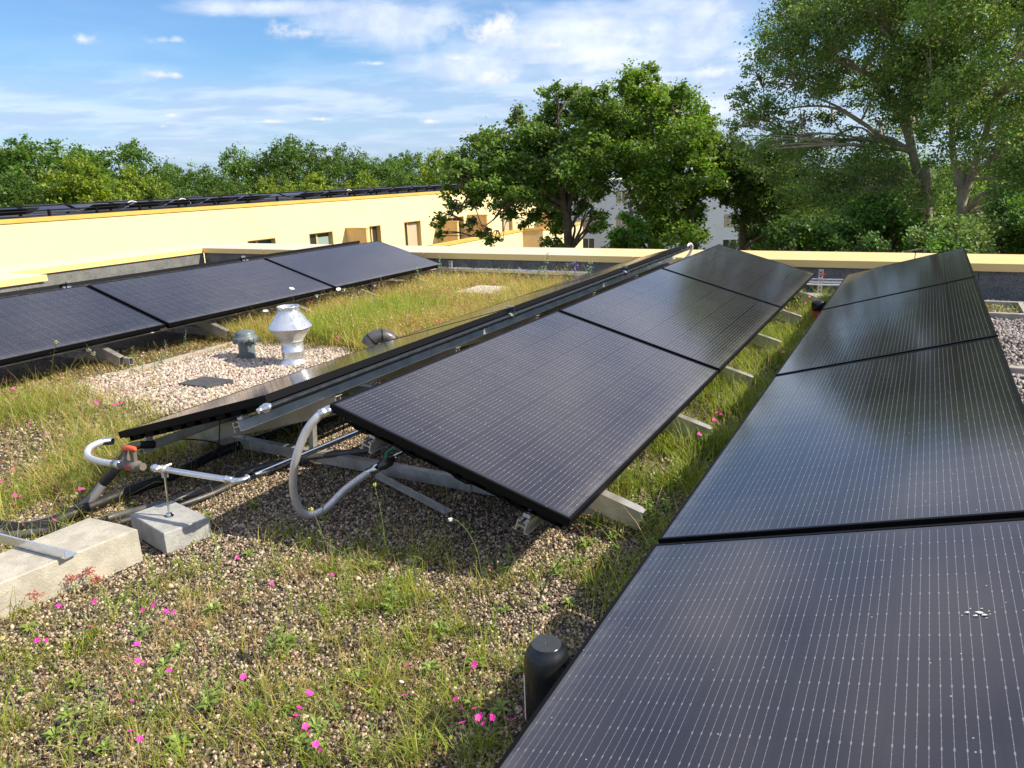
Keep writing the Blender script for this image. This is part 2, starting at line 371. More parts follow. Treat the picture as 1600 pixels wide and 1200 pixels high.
def m_braid():
    m_, t, b = mat('braided_steel'); o = t.n('ShaderNodeTexCoord').outputs['Object']
    s = t.n('ShaderNodeTexWave', wave_type='BANDS', bands_direction='DIAGONAL'); t.put(s.inputs['Vector'], o); s.inputs['Scale'].default_value = 75
    s2 = t.n('ShaderNodeTexChecker'); t.put(s2.inputs['Vector'], o); s2.inputs['Scale'].default_value = 420
    b.inputs['Metallic'].default_value = .5; b.inputs['Roughness'].default_value = .28; b.inputs['Coat Weight'].default_value = .8; b.inputs['Coat Roughness'].default_value = .08
    t.put(b.inputs['Base Color'], t.mix(s2.outputs['Fac'], (.92, .91, .92, 1), (.62, .60, .62, 1)))
    bn = t.n('ShaderNodeBump', i_Strength=.5, i_Distance=.002); t.put(bn.inputs['Height'], s.outputs['Fac']); t.put(b.inputs['Normal'], bn.outputs[0]); return m_
M['braid'] = m_braid()
def m_tint(name, rough=.6, trans=.0, spec=.3, boost=1.0):
    m_, t, b = mat(name); a = t.n('ShaderNodeAttribute', attribute_name='tint')
    c = a.outputs['Color']; t.put(b.inputs['Base Color'], c); b.inputs['Roughness'].default_value = rough; b.inputs['Specular IOR Level'].default_value = spec
    if trans:
        tr = t.n('ShaderNodeBsdfTranslucent'); t.put(tr.inputs[0], t.mix(1.0, c, (1.7*boost, 1.7*boost, .7, 1), 'MULTIPLY'))
        mx = t.n('ShaderNodeMixShader', i_0=trans); m_.node_tree.links.new(b.outputs[0], mx.inputs[1]); m_.node_tree.links.new(tr.outputs[0], mx.inputs[2])
        m_.node_tree.links.new(mx.outputs[0], m_.node_tree.nodes['Material Output'].inputs[0])
    return m_
M['leaf'] = m_tint('leaf', .5, .38, .4)
M['grass'] = m_tint('grass_blade', .55, .40, .3)
M['stone'] = m_tint('pebble', .85, 0, .25)

def m_roof_ground():
    m_, t, b = mat('roof_substrate'); o = t.n('ShaderNodeTexCoord').outputs['Object']
    v = t.n('ShaderNodeTexVoronoi'); t.put(v.inputs['Vector'], o); v.inputs['Scale'].default_value = 95
    v2 = t.n('ShaderNodeTexVoronoi'); t.put(v2.inputs['Vector'], o); v2.inputs['Scale'].default_value = 42
    hue = t.n('ShaderNodeSeparateColor'); t.put(hue.inputs[0], v.outputs['Color'])
    a = t.mix(t.ramp(hue.outputs[0], .2, 1.0, smooth=False), (.11, .088, .072, 1), (.36, .31, .26, 1))
    a = t.mix(t.m('GREATER_THAN', hue.outputs[1], .86), a, (.46, .41, .35, 1))
    moss = t.ramp(t.noise(o, 1.7, 5, .65), .52, .68)
    a = t.mix(t.m('MULTIPLY', moss, .55), a, (.085, .085, .028, 1))
    t.put(b.inputs['Base Color'], t.mix(t.ramp(v.outputs['Distance'], .0, .6, 0, .5), a, (.02, .017, .014, 1)))
    b.inputs['Roughness'].default_value = .95
    h = t.m('ADD', t.m('SUBTRACT', 1.0, v.outputs['Distance']), t.m('MULTIPLY', v2.outputs['Distance'], -.6))
    bn = t.n('ShaderNodeBump', i_Strength=1.0, i_Distance=.008); t.put(bn.inputs['Height'], h); t.put(b.inputs['Normal'], bn.outputs[0]); return m_
M['substrate'] = m_roof_ground()
def m_land():
    m_, t, b = mat('lawn'); o = t.n('ShaderNodeTexCoord').outputs['Object']
    t.put(b.inputs['Base Color'], t.mix(t.ramp(t.noise(o, .08, 6, .6), .35, .65), (.035, .06, .018, 1), (.09, .11, .035, 1))); b.inputs['Roughness'].default_value = .95; return m_
M['land'] = m_land()
def m_corr():
    m_, t, b = mat('corrugated_conduit'); b.inputs['Base Color'].default_value = (.16, .16, .165, 1); b.inputs['Roughness'].default_value = .35; return m_
M['corr'] = m_corr()

# ---------------------------------------------------------------- the setting
GZ = -9.0
mb = MB(); mb.add([(-900, -700, GZ), (900, -700, GZ), (900, 1300, GZ), (-900, 1300, GZ)], [(0, 1, 2, 3)])
tag(mb.build('ground', M['land']), kind='structure')

def ground_h(x, y):
    return (.014*np.sin(x*2.1+1.3)*np.cos(y*1.7) + .010*np.sin(x*5.3+y*3.9) + .006*np.sin(x*11+2)*np.sin(y*9.1))
XR, YF = 12.0, 9.53
nx, ny = 300, 260
gx = np.linspace(-11.5, XR, nx); gy = np.linspace(-4, YF, ny)
GX, GY = np.meshgrid(gx, gy, indexing='ij'); GH = ground_h(GX, GY)-.008
V = np.stack([GX.ravel(), GY.ravel(), GH.ravel()], 1)
idx = np.arange(nx*ny).reshape(nx, ny)
Fq = np.stack([idx[:-1, :-1].ravel(), idx[1:, :-1].ravel(), idx[1:, 1:].ravel(), idx[:-1, 1:].ravel()], 1)
tag(npmesh('roof_ground', V, Fq, M['substrate'], smooth=True), kind='structure')

# the block below the roof
mb = MB()
mb.box(-12.33, 12.3, -6, 10.38, GZ, -.06)
tag(mb.build('building_block', M['yellow_wall']), 'yellow rendered building block under the planted flat roof', 'building')

# parapets: cap z .39, cap fascia .08
CT, CF = .39, .083
def parapet(name, label, face, caps, clads, ends):
    root = empty(name, (0, 0, 0), label, 'parapet wall')
    mbc = MB()
    for (x0, x1, y0, y1) in caps: mbc.box(x0, x1, y0, y1, CT-CF, CT)
    for e in ends: mbc.box(*e)
    mbc.build('cap', M['cap'], root)
    mbw = MB()
    for c in clads: mbw.box(*c)
    mbw.build('cladding', M['cladding'], root)
    return root
# far parapet, cap in sheets with standing joints 4 mm proud
seam = []; caps = []
xs = [-12.38, -9.9, -6.6, -3.3, 0.55-.6, 3.4, 6.7, 10.0, 12.38]
for a, b in zip(xs[:-1], xs[1:]): caps.append((a+.005, b-.005, 9.50, 10.45))
clads = []
jx = -11.42
while jx < 12.2:
    clads.append((jx+.003, min(jx+.997, 12.3), 9.535, 10.40, -.05, CT-CF-.004)); jx += 1.0
parapet('parapet_wall', 'long far parapet with dark granule panels under a yellow sheet metal cap', 'y', caps, clads, [])
parapet('parapet_wall', 'left parapet whose dark panels catch the sun under a yellow cap', 'x',
        [(-12.38, -11.40, 6.10, 9.496)], [(-12.33, -11.435, y0, y0+.997, -.05, CT-CF-.004) for y0 in (6.105, 7.105, 8.105)]+[(-12.33, -11.435, 9.105, 9.531, -.05, CT-CF-.004)], [])
parapet('parapet_wall', 'nearer stepped parapet block at the left edge with a yellow cap', 'x',
        [(-12.38, -10.45, -4, 6.095)], [(-12.33, -10.49, y0, y0+.997, -.05, CT-CF-.004) for y0 in [5.06-i for i in range(9)]], [])

# ---------------------------------------------------------------- solar panels
TILT = .2833; TT = math.tan(TILT); CTl, STl = math.cos(TILT), math.sin(TILT)
L = 2.2905; PW = 1.13; PL = 2.252; ZR = .602
XB, XBP, XA, XC, XCP = -2.107, -2.4705, .393, -7.07, -7.43
YE = 9.12
def make_panel():
    root = empty('solar_panel', (0, 0, 0), 'x', 'solar panel', 'black framed solar panels on the roof')
    fr = MB(); t = .011
    fr.box(0, t, 0, PL, -.035, 0); fr.box(PW-t, PW, 0, PL, -.035, 0)
    fr.box(t, PW-t, 0, t, -.035, 0); fr.box(t, PW-t, PL-t, PL, -.035, 0)
    fr.box(t, .03, t, PL-t, -.035, -.033); fr.box(PW-.03, PW-t, t, PL-t, -.035, -.033)
    fr.build('frame', M['frame'], root)
    g = MB(); nxg = 1
    g.add([(t, t, -.0015), (PW-t, t, -.0015), (PW-t, PL-t, -.0015), (t, PL-t, -.0015)], [(0, 1, 2, 3)])
    g.add([(t, t, -.006), (PW-t, t, -.006), (PW-t, PL-t, -.006), (t, PL-t, -.006)], [(3, 2, 1, 0)])
    g.build('glass', M['glass'], root)
    h = MB()    # heat exchanger plate hung under the laminate, with slotted edge
    h.box(.02, PW-.02, .015, PL-.015, -.041, -.037)
    h.box(.10, PW-.03, .02, PL-.02, -.064, -.060)
    for k in range(9):
        x0 = .10+k*(PW-.13)/9; w_ = (PW-.13)/9
        h.box(x0, x0+w_*(.42 if k % 2 else .75), .022, .03, -.060, -.041); h.box(x0, x0+w_*.6, PL-.03, PL-.022, -.060, -.041)
    for k in range(4):
        x0 = .16+k*.25; h.tube([(x0-.06, .008, -.046), (x0-.02, .002, -.056), (x0+.03, .002, -.058), (x0+.06, .008, -.05)], .004, 6)
    h.box(.10, .11, .03, PL-.03, -.060, -.041); h.box(PW-.04, PW-.03, .03, PL-.03, -.060, -.041)
    h.build('heat_exchanger', M['backsheet'], root)
    return root
proto = make_panel()
rows = []
def place(o, x, y, sg):   # sg=+1 low edge towards +x ; y = near end
    if sg > 0: o.location = (x, y, ZR); o.rotation_euler = (0, TILT, 0)
    else: o.location = (x, y+PL, ZR); o.rotation_euler = (0, TILT, math.pi)
first = True
spec = []
ordn = ['far end', 'middle', 'nearest']
nm = {'B': 'centre row, the one left of the grassy gully', 'P': 'edge-on row facing away, between the two ridge pipes and the wild flowers', 'C': 'left row beyond the metal vents', 'Q': 'hidden rear face of the left row', 'A': 'right-hand row'}
lab = {
 'B0': 'black solar panel at the far end of the centre row, mirroring dark trees', 'B1': 'middle solar panel of the centre row with a bright sky reflection', 'B2': 'nearest solar panel of the centre row with a braided hose at its corner',
 'P0': 'steeply foreshortened solar panel at the far end of the edge-on row', 'P1': 'middle solar panel of the edge-on row seen as a thin strip', 'P2': 'nearest edge-on solar panel with hose and orange valve at its low corner',
 'C0': 'solar panel at the far end of the left row, before the yellow building', 'C1': 'middle solar panel of the left row, right above the round metal vent', 'C2': 'solar panel cut by the left picture edge in the left row',
 'Q0': 'solar panel at the far end behind the left ridge, only its edge showing', 'Q1': 'middle solar panel behind the left ridge, only its edge showing', 'Q2': 'nearest solar panel behind the left ridge, cut by the picture edge',
 'A0': 'farthest solar panel of the right-hand row against the parapet', 'A1': 'second farthest solar panel of the right-hand row mirroring a pale sky patch', 'A2': 'large solar panel of the right-hand row, next above the nearest one', 'A3': 'nearest and largest solar panel in the lower right with a bird dropping'}
for row, x, sg, ye, n in (('B', XB, 1, 9.135, 3), ('P', XBP, -1, 9.125, 3), ('C', XC, 1, 9.06, 3), ('Q', XCP, -1, 9.06, 3), ('A', XA, -1, 9.117, 4)):
    for k in range(n):
        o = proto if first else copy_tree(proto); first = False
        place(o, x, ye-(k+1)*L+(L-PL)/2, sg); o['label'] = lab[row+str(k)]

# clamps between panels are part of the rails ; rails run along each row
def slope_pt(xr, sg, s, off):      # s = horizontal distance from the ridge edge, off = depth below glass
    return xr+sg*(s*1.0), ZR-TT*s-off
def rail(xr, sg, s, y0, y1, label):
    root = empty('mounting_rail', (xr+sg*s, y0, ZR-TT*s-.115), label, 'mounting rail', 'rails under the solar panels')
    Rm = Matrix.Rotation(sg*TILT, 4, 'Y')
    b = MB(); t = .004; Wd, H = .042, .046; n_ = y1-y0
    # open C profile with centre web, slot on top
    for bx in ((-Wd/2, -Wd/2+t, 0, H), (Wd/2-t, Wd/2, 0, H), (-Wd/2+t, Wd/2-t, H*.48, H*.48+t), (-Wd/2+t, -.006, H-t, H), (.006, Wd/2-t, H-t, H)):
        b.box(bx[0], bx[1], 0, n_, bx[2]-H/2, bx[3]-H/2, Rm)
    b.box(-Wd/2-.012, -Wd/2, 0, n_, -H/2, -H/2+t, Rm); b.box(Wd/2, Wd/2+.012, 0, n_, -H/2, -H/2+t, Rm)
    b.build('profile', M['alu'], root)
    c = MB(); 
    c.box(-.016, .016, .03, .075, H/2+.001, H/2+.018, Rm, .002); c.lathe([(0.0001, H/2+.03), (.008, H/2+.03), (.008, H/2+.018)], (0, .05, 0), 8, Rm.to_3x3())
    c.build('end_clamp', M['alu'], root)
    return root
for (xr, sg, txt, yb) in ((XB, 1, 'centre row', 2.264), (XBP, -1, 'edge-on row', 2.25), (XC, 1, 'left row', 2.19), (XCP, -1, 'row behind the left ridge', 2.19), (XA, -1, 'right-hand row', -.05)):
    rail(xr, sg, .20 if xr == XBP else .17, yb+.02, 9.16, 'aluminium rail under the upper part of the '+txt)
    rail(xr, sg, .89, yb+.0, 9.16, 'aluminium rail under the lower part of the '+txt)

# triangular supports
YS = [2.80+1.145*k for k in range(6)]
YSA = [2.80-1.145*k for k in (1, 2)]
def support(xr, sg, y, label, s0=.05, s1=1.18):
    root = empty('support_frame', (xr+sg*.6, y, 0), label, 'support frame', 'aluminium support frames under the panel rows')
    def Lc(x, z): return (x-(xr+sg*.6), 0, z)
    b = MB(); a0 = Lc(*slope_pt(xr, sg, s0, .185)); a1 = Lc(*slope_pt(xr, sg, s1, .185))
    b.bar(a0, a1, .04, .088, (0, 0, 1), .003)
    for s in (0, 1): pass
    # thin top flange
    f0 = Lc(*slope_pt(xr, sg, s0, .1395)); f1 = Lc(*slope_pt(xr, sg, s1, .1395))
    b.bar(f0, f1, .052, .004)
    b.build('sloped_beam', M['alu'], root)
    st = MB(); s = .31; x, zt = slope_pt(xr, sg, s, .20)
    st.bar((x-(xr+sg*.6), .032, .04), (x-(xr+sg*.6)-sg*.03, .032, zt+.02), .03, .018, (0, 1, 0)); st.bar((x-(xr+sg*.6)+.012, .045, .04), (x-(xr+sg*.6)-sg*.03+.012, .045, zt+.02), .006, .02, (0, 1, 0))
    st.build('strut', M['alu'], root)
    ft = MB(); x, z_ = slope_pt(xr, sg, min(1.07, s1-.06), .21)
    ft.tube([(x-(xr+sg*.6), 0, -.03), (x-(xr+sg*.6), 0, z_)], .006, 8); ft.lathe([(.001, .0), (.014, 0), (.014, .01), (.001, .01)], (x-(xr+sg*.6), 0, z_-.012), 6)
    ft.build('threaded_foot', M['steel'], root)
    return root
names = ['nearest', 'second', 'third', 'fourth', 'fifth', 'farthest']
protoS = {}
for (xr, sg, txt) in ((XB, 1, 'centre row'), (XBP, -1, 'edge-on row'), (XC, 1, 'left row'), (XCP, -1, 'row behind the left ridge'), (XA, -1, 'right-hand row')):
    for k, y in enumerate(YS+([YSA[0], YSA[1]] if xr == XA else [])):
        y2 = y + (-.03 if xr in (XC, XCP) else 0)
        lb = 'aluminium triangle support under the %s, %s from the camera' % (txt, names[k]) if k < 6 else 'aluminium triangle support hidden under the nearest right-hand panel'
        key = (sg, xr == XA)
        if key not in protoS: protoS[key] = support(xr, sg, y2, lb, *((.08, 1.03) if xr == XA else ()))
        else:
            o = copy_tree(protoS[key]); o.location = (xr+sg*.6, y2, 0); o['label'] = lb
# base beams tie both sides of a ridge together on the gravel
def base_beam(x0, x1, y, label):
    root = MB(); root.bar((x0, 0, .065), (x1, 0, .065), .04, .06, (0, 0, 1), .003)
    o = root.build('base_beam', M['alu_dull']); o.location = (0, y, 0)
    return tag(o, label, 'base beam', 'base beams crossing the gravel under the rows')
bproto = None
for k, y in enumerate(YS):
    lb = 'aluminium base beam on the gravel under the centre ridge, %s from the camera' % names[k]
    base_beam(-3.75, -1.02, y+.06, lb)
    base_beam(-8.55, -5.85, y+.03, 'aluminium base beam under the left ridge, %s from the camera' % names[k])
for k, y in enumerate(YS): base_beam(-.60, .30, y+.06, 'aluminium base beam under the right-hand row, %s from the camera' % names[k])

# loose aluminium angle lying in the shade
b = MB(); b.bar((-2.31, 2.80, .045), (-1.77, 2.61, .03), .05, .004); b.bar((-2.315, 2.782, .063), (-1.775, 2.592, .048), .004, .035)
tag(b.build('aluminium_angle', M['alu_dull']), 'loose aluminium angle lying diagonally on shaded gravel below the centre panel', 'metal profile')

# ridge manifold pipes
def ridge_pipe(x, z, y0, y1, label):
    root = empty('manifold_pipe', (x, y0, z), label, 'pipe', 'black pipes along the ridges')
    b = MB(); b.tube([(0, 0, 0), (0, y1-y0, 0)], .016, 14); b.build('pipe', M['black_plastic'], root)
    e = MB(); Mx = Matrix.Rotation(R(90), 3, 'X')
    e.lathe([(.0001, .055), (.012, .055), (.014, .05), (.014, .03), (.02, .03), (.02, .012), (.024, .012), (.024, -.01), (.018, -.012)], (0, 0, 0), 12, Mx)
    e.build('end_fitting', M['steel'], root)
    j = MB()
    for k in range(1, 3):
        j.lathe([(.018, -.04), (.024, -.04), (.024, .04), (.018, .04)], (0, k*L-.02, 0), 14, Mx)
        j.box(-.03, .03, k*L-.045, k*L-.03, -.012, .07)
    j.build('clip', M['steel'], root)
    return root
ridge_pipe(XBP+.022, ZR-.052, 2.26, 9.05, 'black pipe with silver end nut clipped below the edge-on panels')
ridge_pipe(XCP+.05, ZR-.045, 2.2, 8.95, 'black pipe with pale highlight along the left ridge')
# silver hose loop at the far end of the ridge
b = MB(); b.tube(spline([(XBP-.02, 9.02, .56), (XBP+.02, 9.12, .60), (XBP+.03, 9.15, .54), (XBP-.02, 9.12, .44), (XBP-.14, 9.06, .36)], 8), .017, 10)
tag(b.build('braided_hose', M['braid']), 'short grey hose bow at the far tip of the edge-on row', 'hose')

# ---------------------------------------------------------------- hoses, valves and pipes at the near end
def hose(name, pts, r, m_, label, cat='hose', n=10, collars=True, corr=False):
    P = spline(pts, 10)
    root = empty(name, P[0], label, cat); o = np.array(P[0])
    b = MB(); Q = [p-o for p in P]
    if corr:
        Q2 = []; rs = []; tot = [0]
        for i in range(1, len(Q)): tot.append(tot[-1]+np.linalg.norm(Q[i]-Q[i-1]))
        N = int(tot[-1]/.0045); Qa = np.array(Q)
        for i in range(N):
            s = i*tot[-1]/N; Q2.append([np.interp(s, tot, Qa[:, k]) for k in range(3)]); rs.append(r*(1.0 if i % 2 else .86))
        b.tube(Q2, rs, n)
    else: b.tube(Q, r, n)
    b.build('tube', m_, root)
    if collars:
        for k, (a, c) in enumerate(((0, 1), (-1, -2))):
            pa, pb = Vector(Q[a]), Vector(Q[c]); d = (pb-pa).normalized()
            e = MB(); e.tube([pa-d*.012, pa-d*.012+d*.001, pa+d*.02, pa+d*.022, pa+d*.05, pa+d*.052], [r*1.0, r*1.25, r*1.25, r*1.12, r*1.12, r*.98], 14)
            e.build('collar', M['steel'], root)
    return root
hose('braided_hose', [aty(516, 641, 2.29), aty(500, 648, 2.25), aty(478, 675, 2.22), aty(461, 722, 2.20), aty(459, 770, 2.23), aty(474, 802, 2.28), aty(505, 797, 2.36), aty(540, 764, 2.48), aty(578, 737, 2.58), aty(588, 732, 2.60)],
     .0180, M['braid'], 'long braided steel hose looping down from the corner of the centre panel', n=16)
hose('braided_hose', [aty(172, 689, 2.22), aty(158, 691, 2.17), aty(140, 700, 2.11), aty(138, 713, 2.07), aty(155, 721, 2.03), aty(186, 726, 2.0)],
     .0165, M['braid'], 'short braided steel hose curling from the low corner of the edge-on panel', n=16)
# orange ball valve
va = aty(186, 726, 2.0); vb = atz(243, 731, .30)
root = empty('ball_valve', va, 'insulated ball valve with orange grip on the silver pipe', 'valve')
d = Vector(vb-va); dn = d.normalized(); mid = d*.42
b = MB(); b.tube([d*.05, d*.06, d*.30, d*.31, d*.62, d*.63, d*.78], [.016, .022, .022, .03, .03, .020, .020], 14)
b.build('valve_body', M['brown_grip'], root)
b = MB(); b.bar(mid+Vector((0, 0, .01))-dn*.028, mid-dn*.034+Vector((0, 0, .085)), .022, .02, (0, 1, 0)); b.bar(mid+dn*.03+Vector((0, 0, .01)), mid+dn*.038+Vector((0, 0, .085)), .022, .02, (0, 1, 0))
hb = b.build('handle', M['brown_grip'], root)
b = MB(); b.tube([mid-dn*.062+Vector((0, 0, .092)), mid-dn*.05+Vector((0, 0, .096)), mid+Vector((0, 0, .100)), mid+dn*.05+Vector((0, 0, .096)), mid+dn*.062+Vector((0, 0, .090))], [.004, .013, .015, .013, .004], 12)
g = b.build('grip', M['orange'], hb)
b = MB(); ax = Vector((.35, -1, 0)).normalized(); b.tube([mid+ax*.02, mid+ax*.034], .014, 14); b.build('knob', M['red'], root); root.scale = (.86, .86, .86)
# silver press pipe with elbow
pe = atz(375, 752, .30)
P0 = Vector(vb)-dn*.02; Pe = Vector(pe); P2 = Vector(atz(550, 679, .30)); P2 = Vector(pe)+(P2-Vector(pe))*1.35
root = empty('metal_pipe', P0, 'polished metal pipe with an elbow, held above the paver by a rod', 'pipe')
d1 = (Pe-P0).normalized(); d2 = (P2-Pe).normalized()
b = MB(); b.tube([P0-P0, Pe-d1*.05-P0], .0135, 16, cap=False)
el = spline([Pe-d1*.05, Pe-d1*.02, Pe+(d2-d1)*.006, Pe+d2*.02, Pe+d2*.05], 5)
b.tube([Vector(p)-P0 for p in el], .0135, 16, cap=False); b.tube([Pe+d2*.05-P0, P2-P0], .0135, 16)
b.build('pipe', M['steel'], root)
b = MB()
for (c, dd) in ((Pe-d1*.055, d1), (Pe+d2*.055, d2), (P0+d1*.03, d1)):
    c = c-P0; b.tube([c-dd*.022, c-dd*.02, c-dd*.012, c-dd*.011, c+dd*.015, c+dd*.016], [.0137, .018, .018, .0155, .0155, .0137], 14)
b.build('press_fitting', M['steel'], root)
# rod and clamp
rb = Vector((-2.845, 1.985, .08)); rt = P0+d1*((-2.845-P0.x)/d1.x)
root = empty('pipe_stand', rb, 'threaded rod with pipe clamp standing on the small paver', 'pipe stand')
b = MB(); b.tube([(0, 0, 0), rt-rb-Vector((0, 0, .02))], .005, 8); b.lathe([(.0001, .012), (.013, .012), (.013, 0), (.02, 0), (.02, -.001)], (0, 0, 0), 8); b.build('rod', M['steel'], root)
b = MB(); c = rt-rb; b.tube([c-d1*.012, c+d1*.012], .0185, 16); b.bar(c+Vector((0, 0, -.038)), c+Vector((0, 0, .0)), .02, .02, (0, 1, 0)); b.tube([c+Vector((-.005, -.036, .012)), c+Vector((.005, .036, .012))], .006, 8)
b.build('clamp', M['alu'], root)
# green lever valve on the centre hose
ga = Vector(aty(588, 732, 2.60)); gb = Vector(aty(632, 706, 2.74))
root = empty('ball_valve', ga, 'dark ball valve with green lever under the centre panel edge', 'valve'); d = gb-ga; dn = d.normalized()
b = MB(); b.tube([d*0, d*.02, d*.18, d*.2, d*.5, d*.52, d*.62], [.015, .021, .021, .027, .027, .019, .019], 12); b.build('valve_body', M['brass'], root)
b = MB(); b.tube([d*.6, d*.61, d*.8, d*.81, d*1.3], [.012, .015, .015, .012, .012], 12); b.build('nipple', M['steel'], root)
b = MB(); b.bar(d*.35+Vector((0, 0, .02)), d*.35+Vector((.01, -.0, .052)), .014, .014, (0, 1, 0)); b.bar(d*.35+Vector((0, 0, .05)), d*.35+Vector((.055, .06, .085)), .020, .004, (0, 0, 1)); b.build('lever', M['green'], root)

# black and grey pipes on the ground
hose('insulated_pipe', [(-1.9, 3.05, .10), (-2.2, 2.93, .09), atz(640, 747, .05)+[0, 0, .03], (-2.45, 3.0, .10), atz(500, 712, .10), atz(440, 722, .06), atz(380, 738, .03), atz(330, 762, .03), atz(250, 788, .03), atz(180, 806, .03), atz(120, 824, .03), (-3.6, 1.5, .03)][3:], .017, M['grey_tube'], 'grey pipe lying behind the paver towards the base beam', 'pipe', collars=False)
hose('insulated_pipe', [atz(520, 703, .05), atz(440, 728, .04), atz(385, 746, .025), atz(330, 772, .02), atz(262, 795, .02), atz(190, 815, .02), atz(140, 832, .02)], .012, M['grey_tube'], 'thin grey pipe lying beside the thicker one behind the paver', 'pipe', collars=False)
hose('insulated_pipe', [(-3.35, 4.6, .06), atz(520, 650, .06), atz(450, 672, .05), atz(370, 697, .05), atz(330, 712, .04), atz(270, 742, .04), atz(200, 768, .04), atz(120, 800, .04), atz(60, 822, .03), (-3.62, 1.55, .03)], .028, M['rubber'], 'thick black insulated pipe running on the gravel below the edge-on row', 'pipe', collars=False)
hose('insulated_pipe', [atz(240, 694, .24), atz(200, 700, .27)+[0, 0.02, 0], atz(192, 716, .25), atz(180, 735, .20), atz(160, 757, .13)], .020, M['rubber'], 'black insulated sleeve dropping from the orange valve', 'pipe', collars=False)
hose('corrugated_hose', [atz(160, 757, .13), atz(145, 777, .08), atz(125, 793, .045), atz(95, 808, .03), atz(40, 822, .03), atz(-10, 833, .03), (-3.75, 1.45, .03)], .023, M['corr'], 'grey corrugated conduit bending down to the big concrete slab', 'hose', collars=False, corr=True, n=12)
hose('insulated_pipe', [atz(95, 829, .03), atz(60, 828, .03), atz(20, 822, .04), atz(-20, 818, .04), (-3.8, 1.62, .04)], .02, M['rubber'], 'black pipe at the left edge disappearing behind the slab', 'pipe', collars=False)
hose('corrugated_hose', [(-2.2, 3.2, .07), (-1.9, 3.05, .08), (-1.65, 3.0, .09), (-1.3, 3.05, .10)], .018, M['rubber'], 'black hose in the shade under the centre panel', 'hose', collars=False)
hose('black_cable', [aty(232, 690, 2.45), aty(280, 686, 2.5), aty(330, 690, 2.6), aty(345, 700, 2.7), aty(338, 718, 2.75), aty(333, 722, 2.8)], .0035, M['rubber'], 'thin black cable sagging under the edge-on panel', 'cable', collars=False, n=6)
hose('black_cable', [aty(343, 652, 2.55), aty(343, 675, 2.55), aty(340, 700, 2.6), aty(327, 713, 2.7)], .003, M['rubber'], 'second thin black cable hanging straight from the rail', 'cable', collars=False, n=6)

# concrete slab, paver, angle on the slab
def prism(mb_, pts, z0, z1, bev=.006):
    c = sum((Vector(p) for p in pts), Vector((0, 0)))/len(pts); n = len(pts); vs = []
    for z, q in ((z0, 0), (z1-bev, 0), (z1, bev)):
        for p in pts:
            v = Vector(p); dd = (c-v).normalized(); v = v+dd*q*1.4; vs.append((v.x, v.y, z))
    fs = [tuple(range(n-1, -1, -1)), tuple(range(2*n, 3*n))]
    for l in range(2):
        for i in range(n): fs.append((l*n+i, l*n+(i+1) % n, l*n+n+(i+1) % n, l*n+n+i))
    mb_.add(vs, fs)
b = MB(); prism(b, [(-2.767, 1.775), (-2.885, 1.778), (-3.06, 1.765), (-3.115, .80), (-2.90, .77), (-2.835, 1.262)], -.02, .13)
tag(b.build('concrete_slab', M['concrete']), 'long rough concrete slab at the left edge carrying a metal angle', 'concrete slab')
b = MB(); prism(b, [(-3.031, 1.923), (-2.713, 1.853), (-2.664, 2.049), (-2.986, 2.108)], -.02, .08, .004)
tag(b.build('paving_stone', M['concrete2']), 'small grey paver carrying the pipe rod beside the big slab', 'paver')
root = empty('aluminium_angle', (-2.80, 1.46, .132), 'galvanised metal angle screwed onto the big concrete slab', 'metal profile')
q0 = atz(112, 869, .135); q1 = atz(-70, 822, .135); dv = Vector(q1-q0); per = Vector((dv.y, -dv.x, 0)).normalized()
o0 = Vector(q0)-Vector((-2.80, 1.46, .132))
b = MB(); b.bar(o0, o0+dv, .05, .004); b.bar(o0-per*.025+Vector((0, 0, .018)), o0+dv-per*.025+Vector((0, 0, .018)), .004, .038)
b.build('profile', M['galv'], root)
b = MB()
for s in (.12, .42): 
    c = o0+dv*s; b.lathe([(.0001, .018), (.005, .018), (.005, .012), (.009, .012), (.009, .003), (.014, .003)], c, 6)
b.build('bolt', M['steel'], root)

# ---------------------------------------------------------------- vents
cx_, cyy = -4.637, 4.64
root = empty('exhaust_vent', (cx_, cyy, 0), 'shiny galvanised exhaust with a double-cone head', 'vent')
b = MB(); b.lathe([(.17, .0), (.145, .012), (.125, .035), (.118, .05), (.118, .1), (.121, .102), (.121, .118), (.118, .12), (.118, .198)], n=36)
b.build('pipe', M['galv'], root)
b = MB(); b.lathe([(.119, .195), (.124, .197), (.124, .206), (.122, .208), (.222, .318)], n=36); b.tube([(-.13, -.03, .235), (-.155, -.04, .24), (-.175, -.06, .235)], .008, 8); b.build('lower_cone', M['alu_dull'], root)
b = MB(); b.lathe([(.222, .318), (.230, .320), (.230, .326), (.222, .330), (.120, .445), (.116, .447), (.116, .50), (.119, .503), (.116, .506), (.108, .506), (.108, .42)], n=36); b.build('upper_cone', M['galv'], root); root.scale = (.79, .79, .97)
root = empty('vent_cap', (-5.165, 4.62, 0), 'grey plastic mushroom vent beside the shiny exhaust', 'vent')
b = MB(); b.lathe([(.087, -.01), (.087, .16)], n=30); b.build('pipe', M['grey_plastic'], root)
b = MB(); b.lathe([(.088, .15), (.128, .155), (.134, .165), (.134, .185), (.122, .20), (.105, .205), (.105, .225), (.09, .243), (.05, .256), (.0001, .26)], n=30)
for k in range(14):
    a = k*2*math.pi/14; b.box(.126, .138, -.008, .008, .145, .19, Matrix.Rotation(a, 4, 'Z'))
b.build('cap', M['grey_plastic'], root); root.scale = (.80, .80, 1)
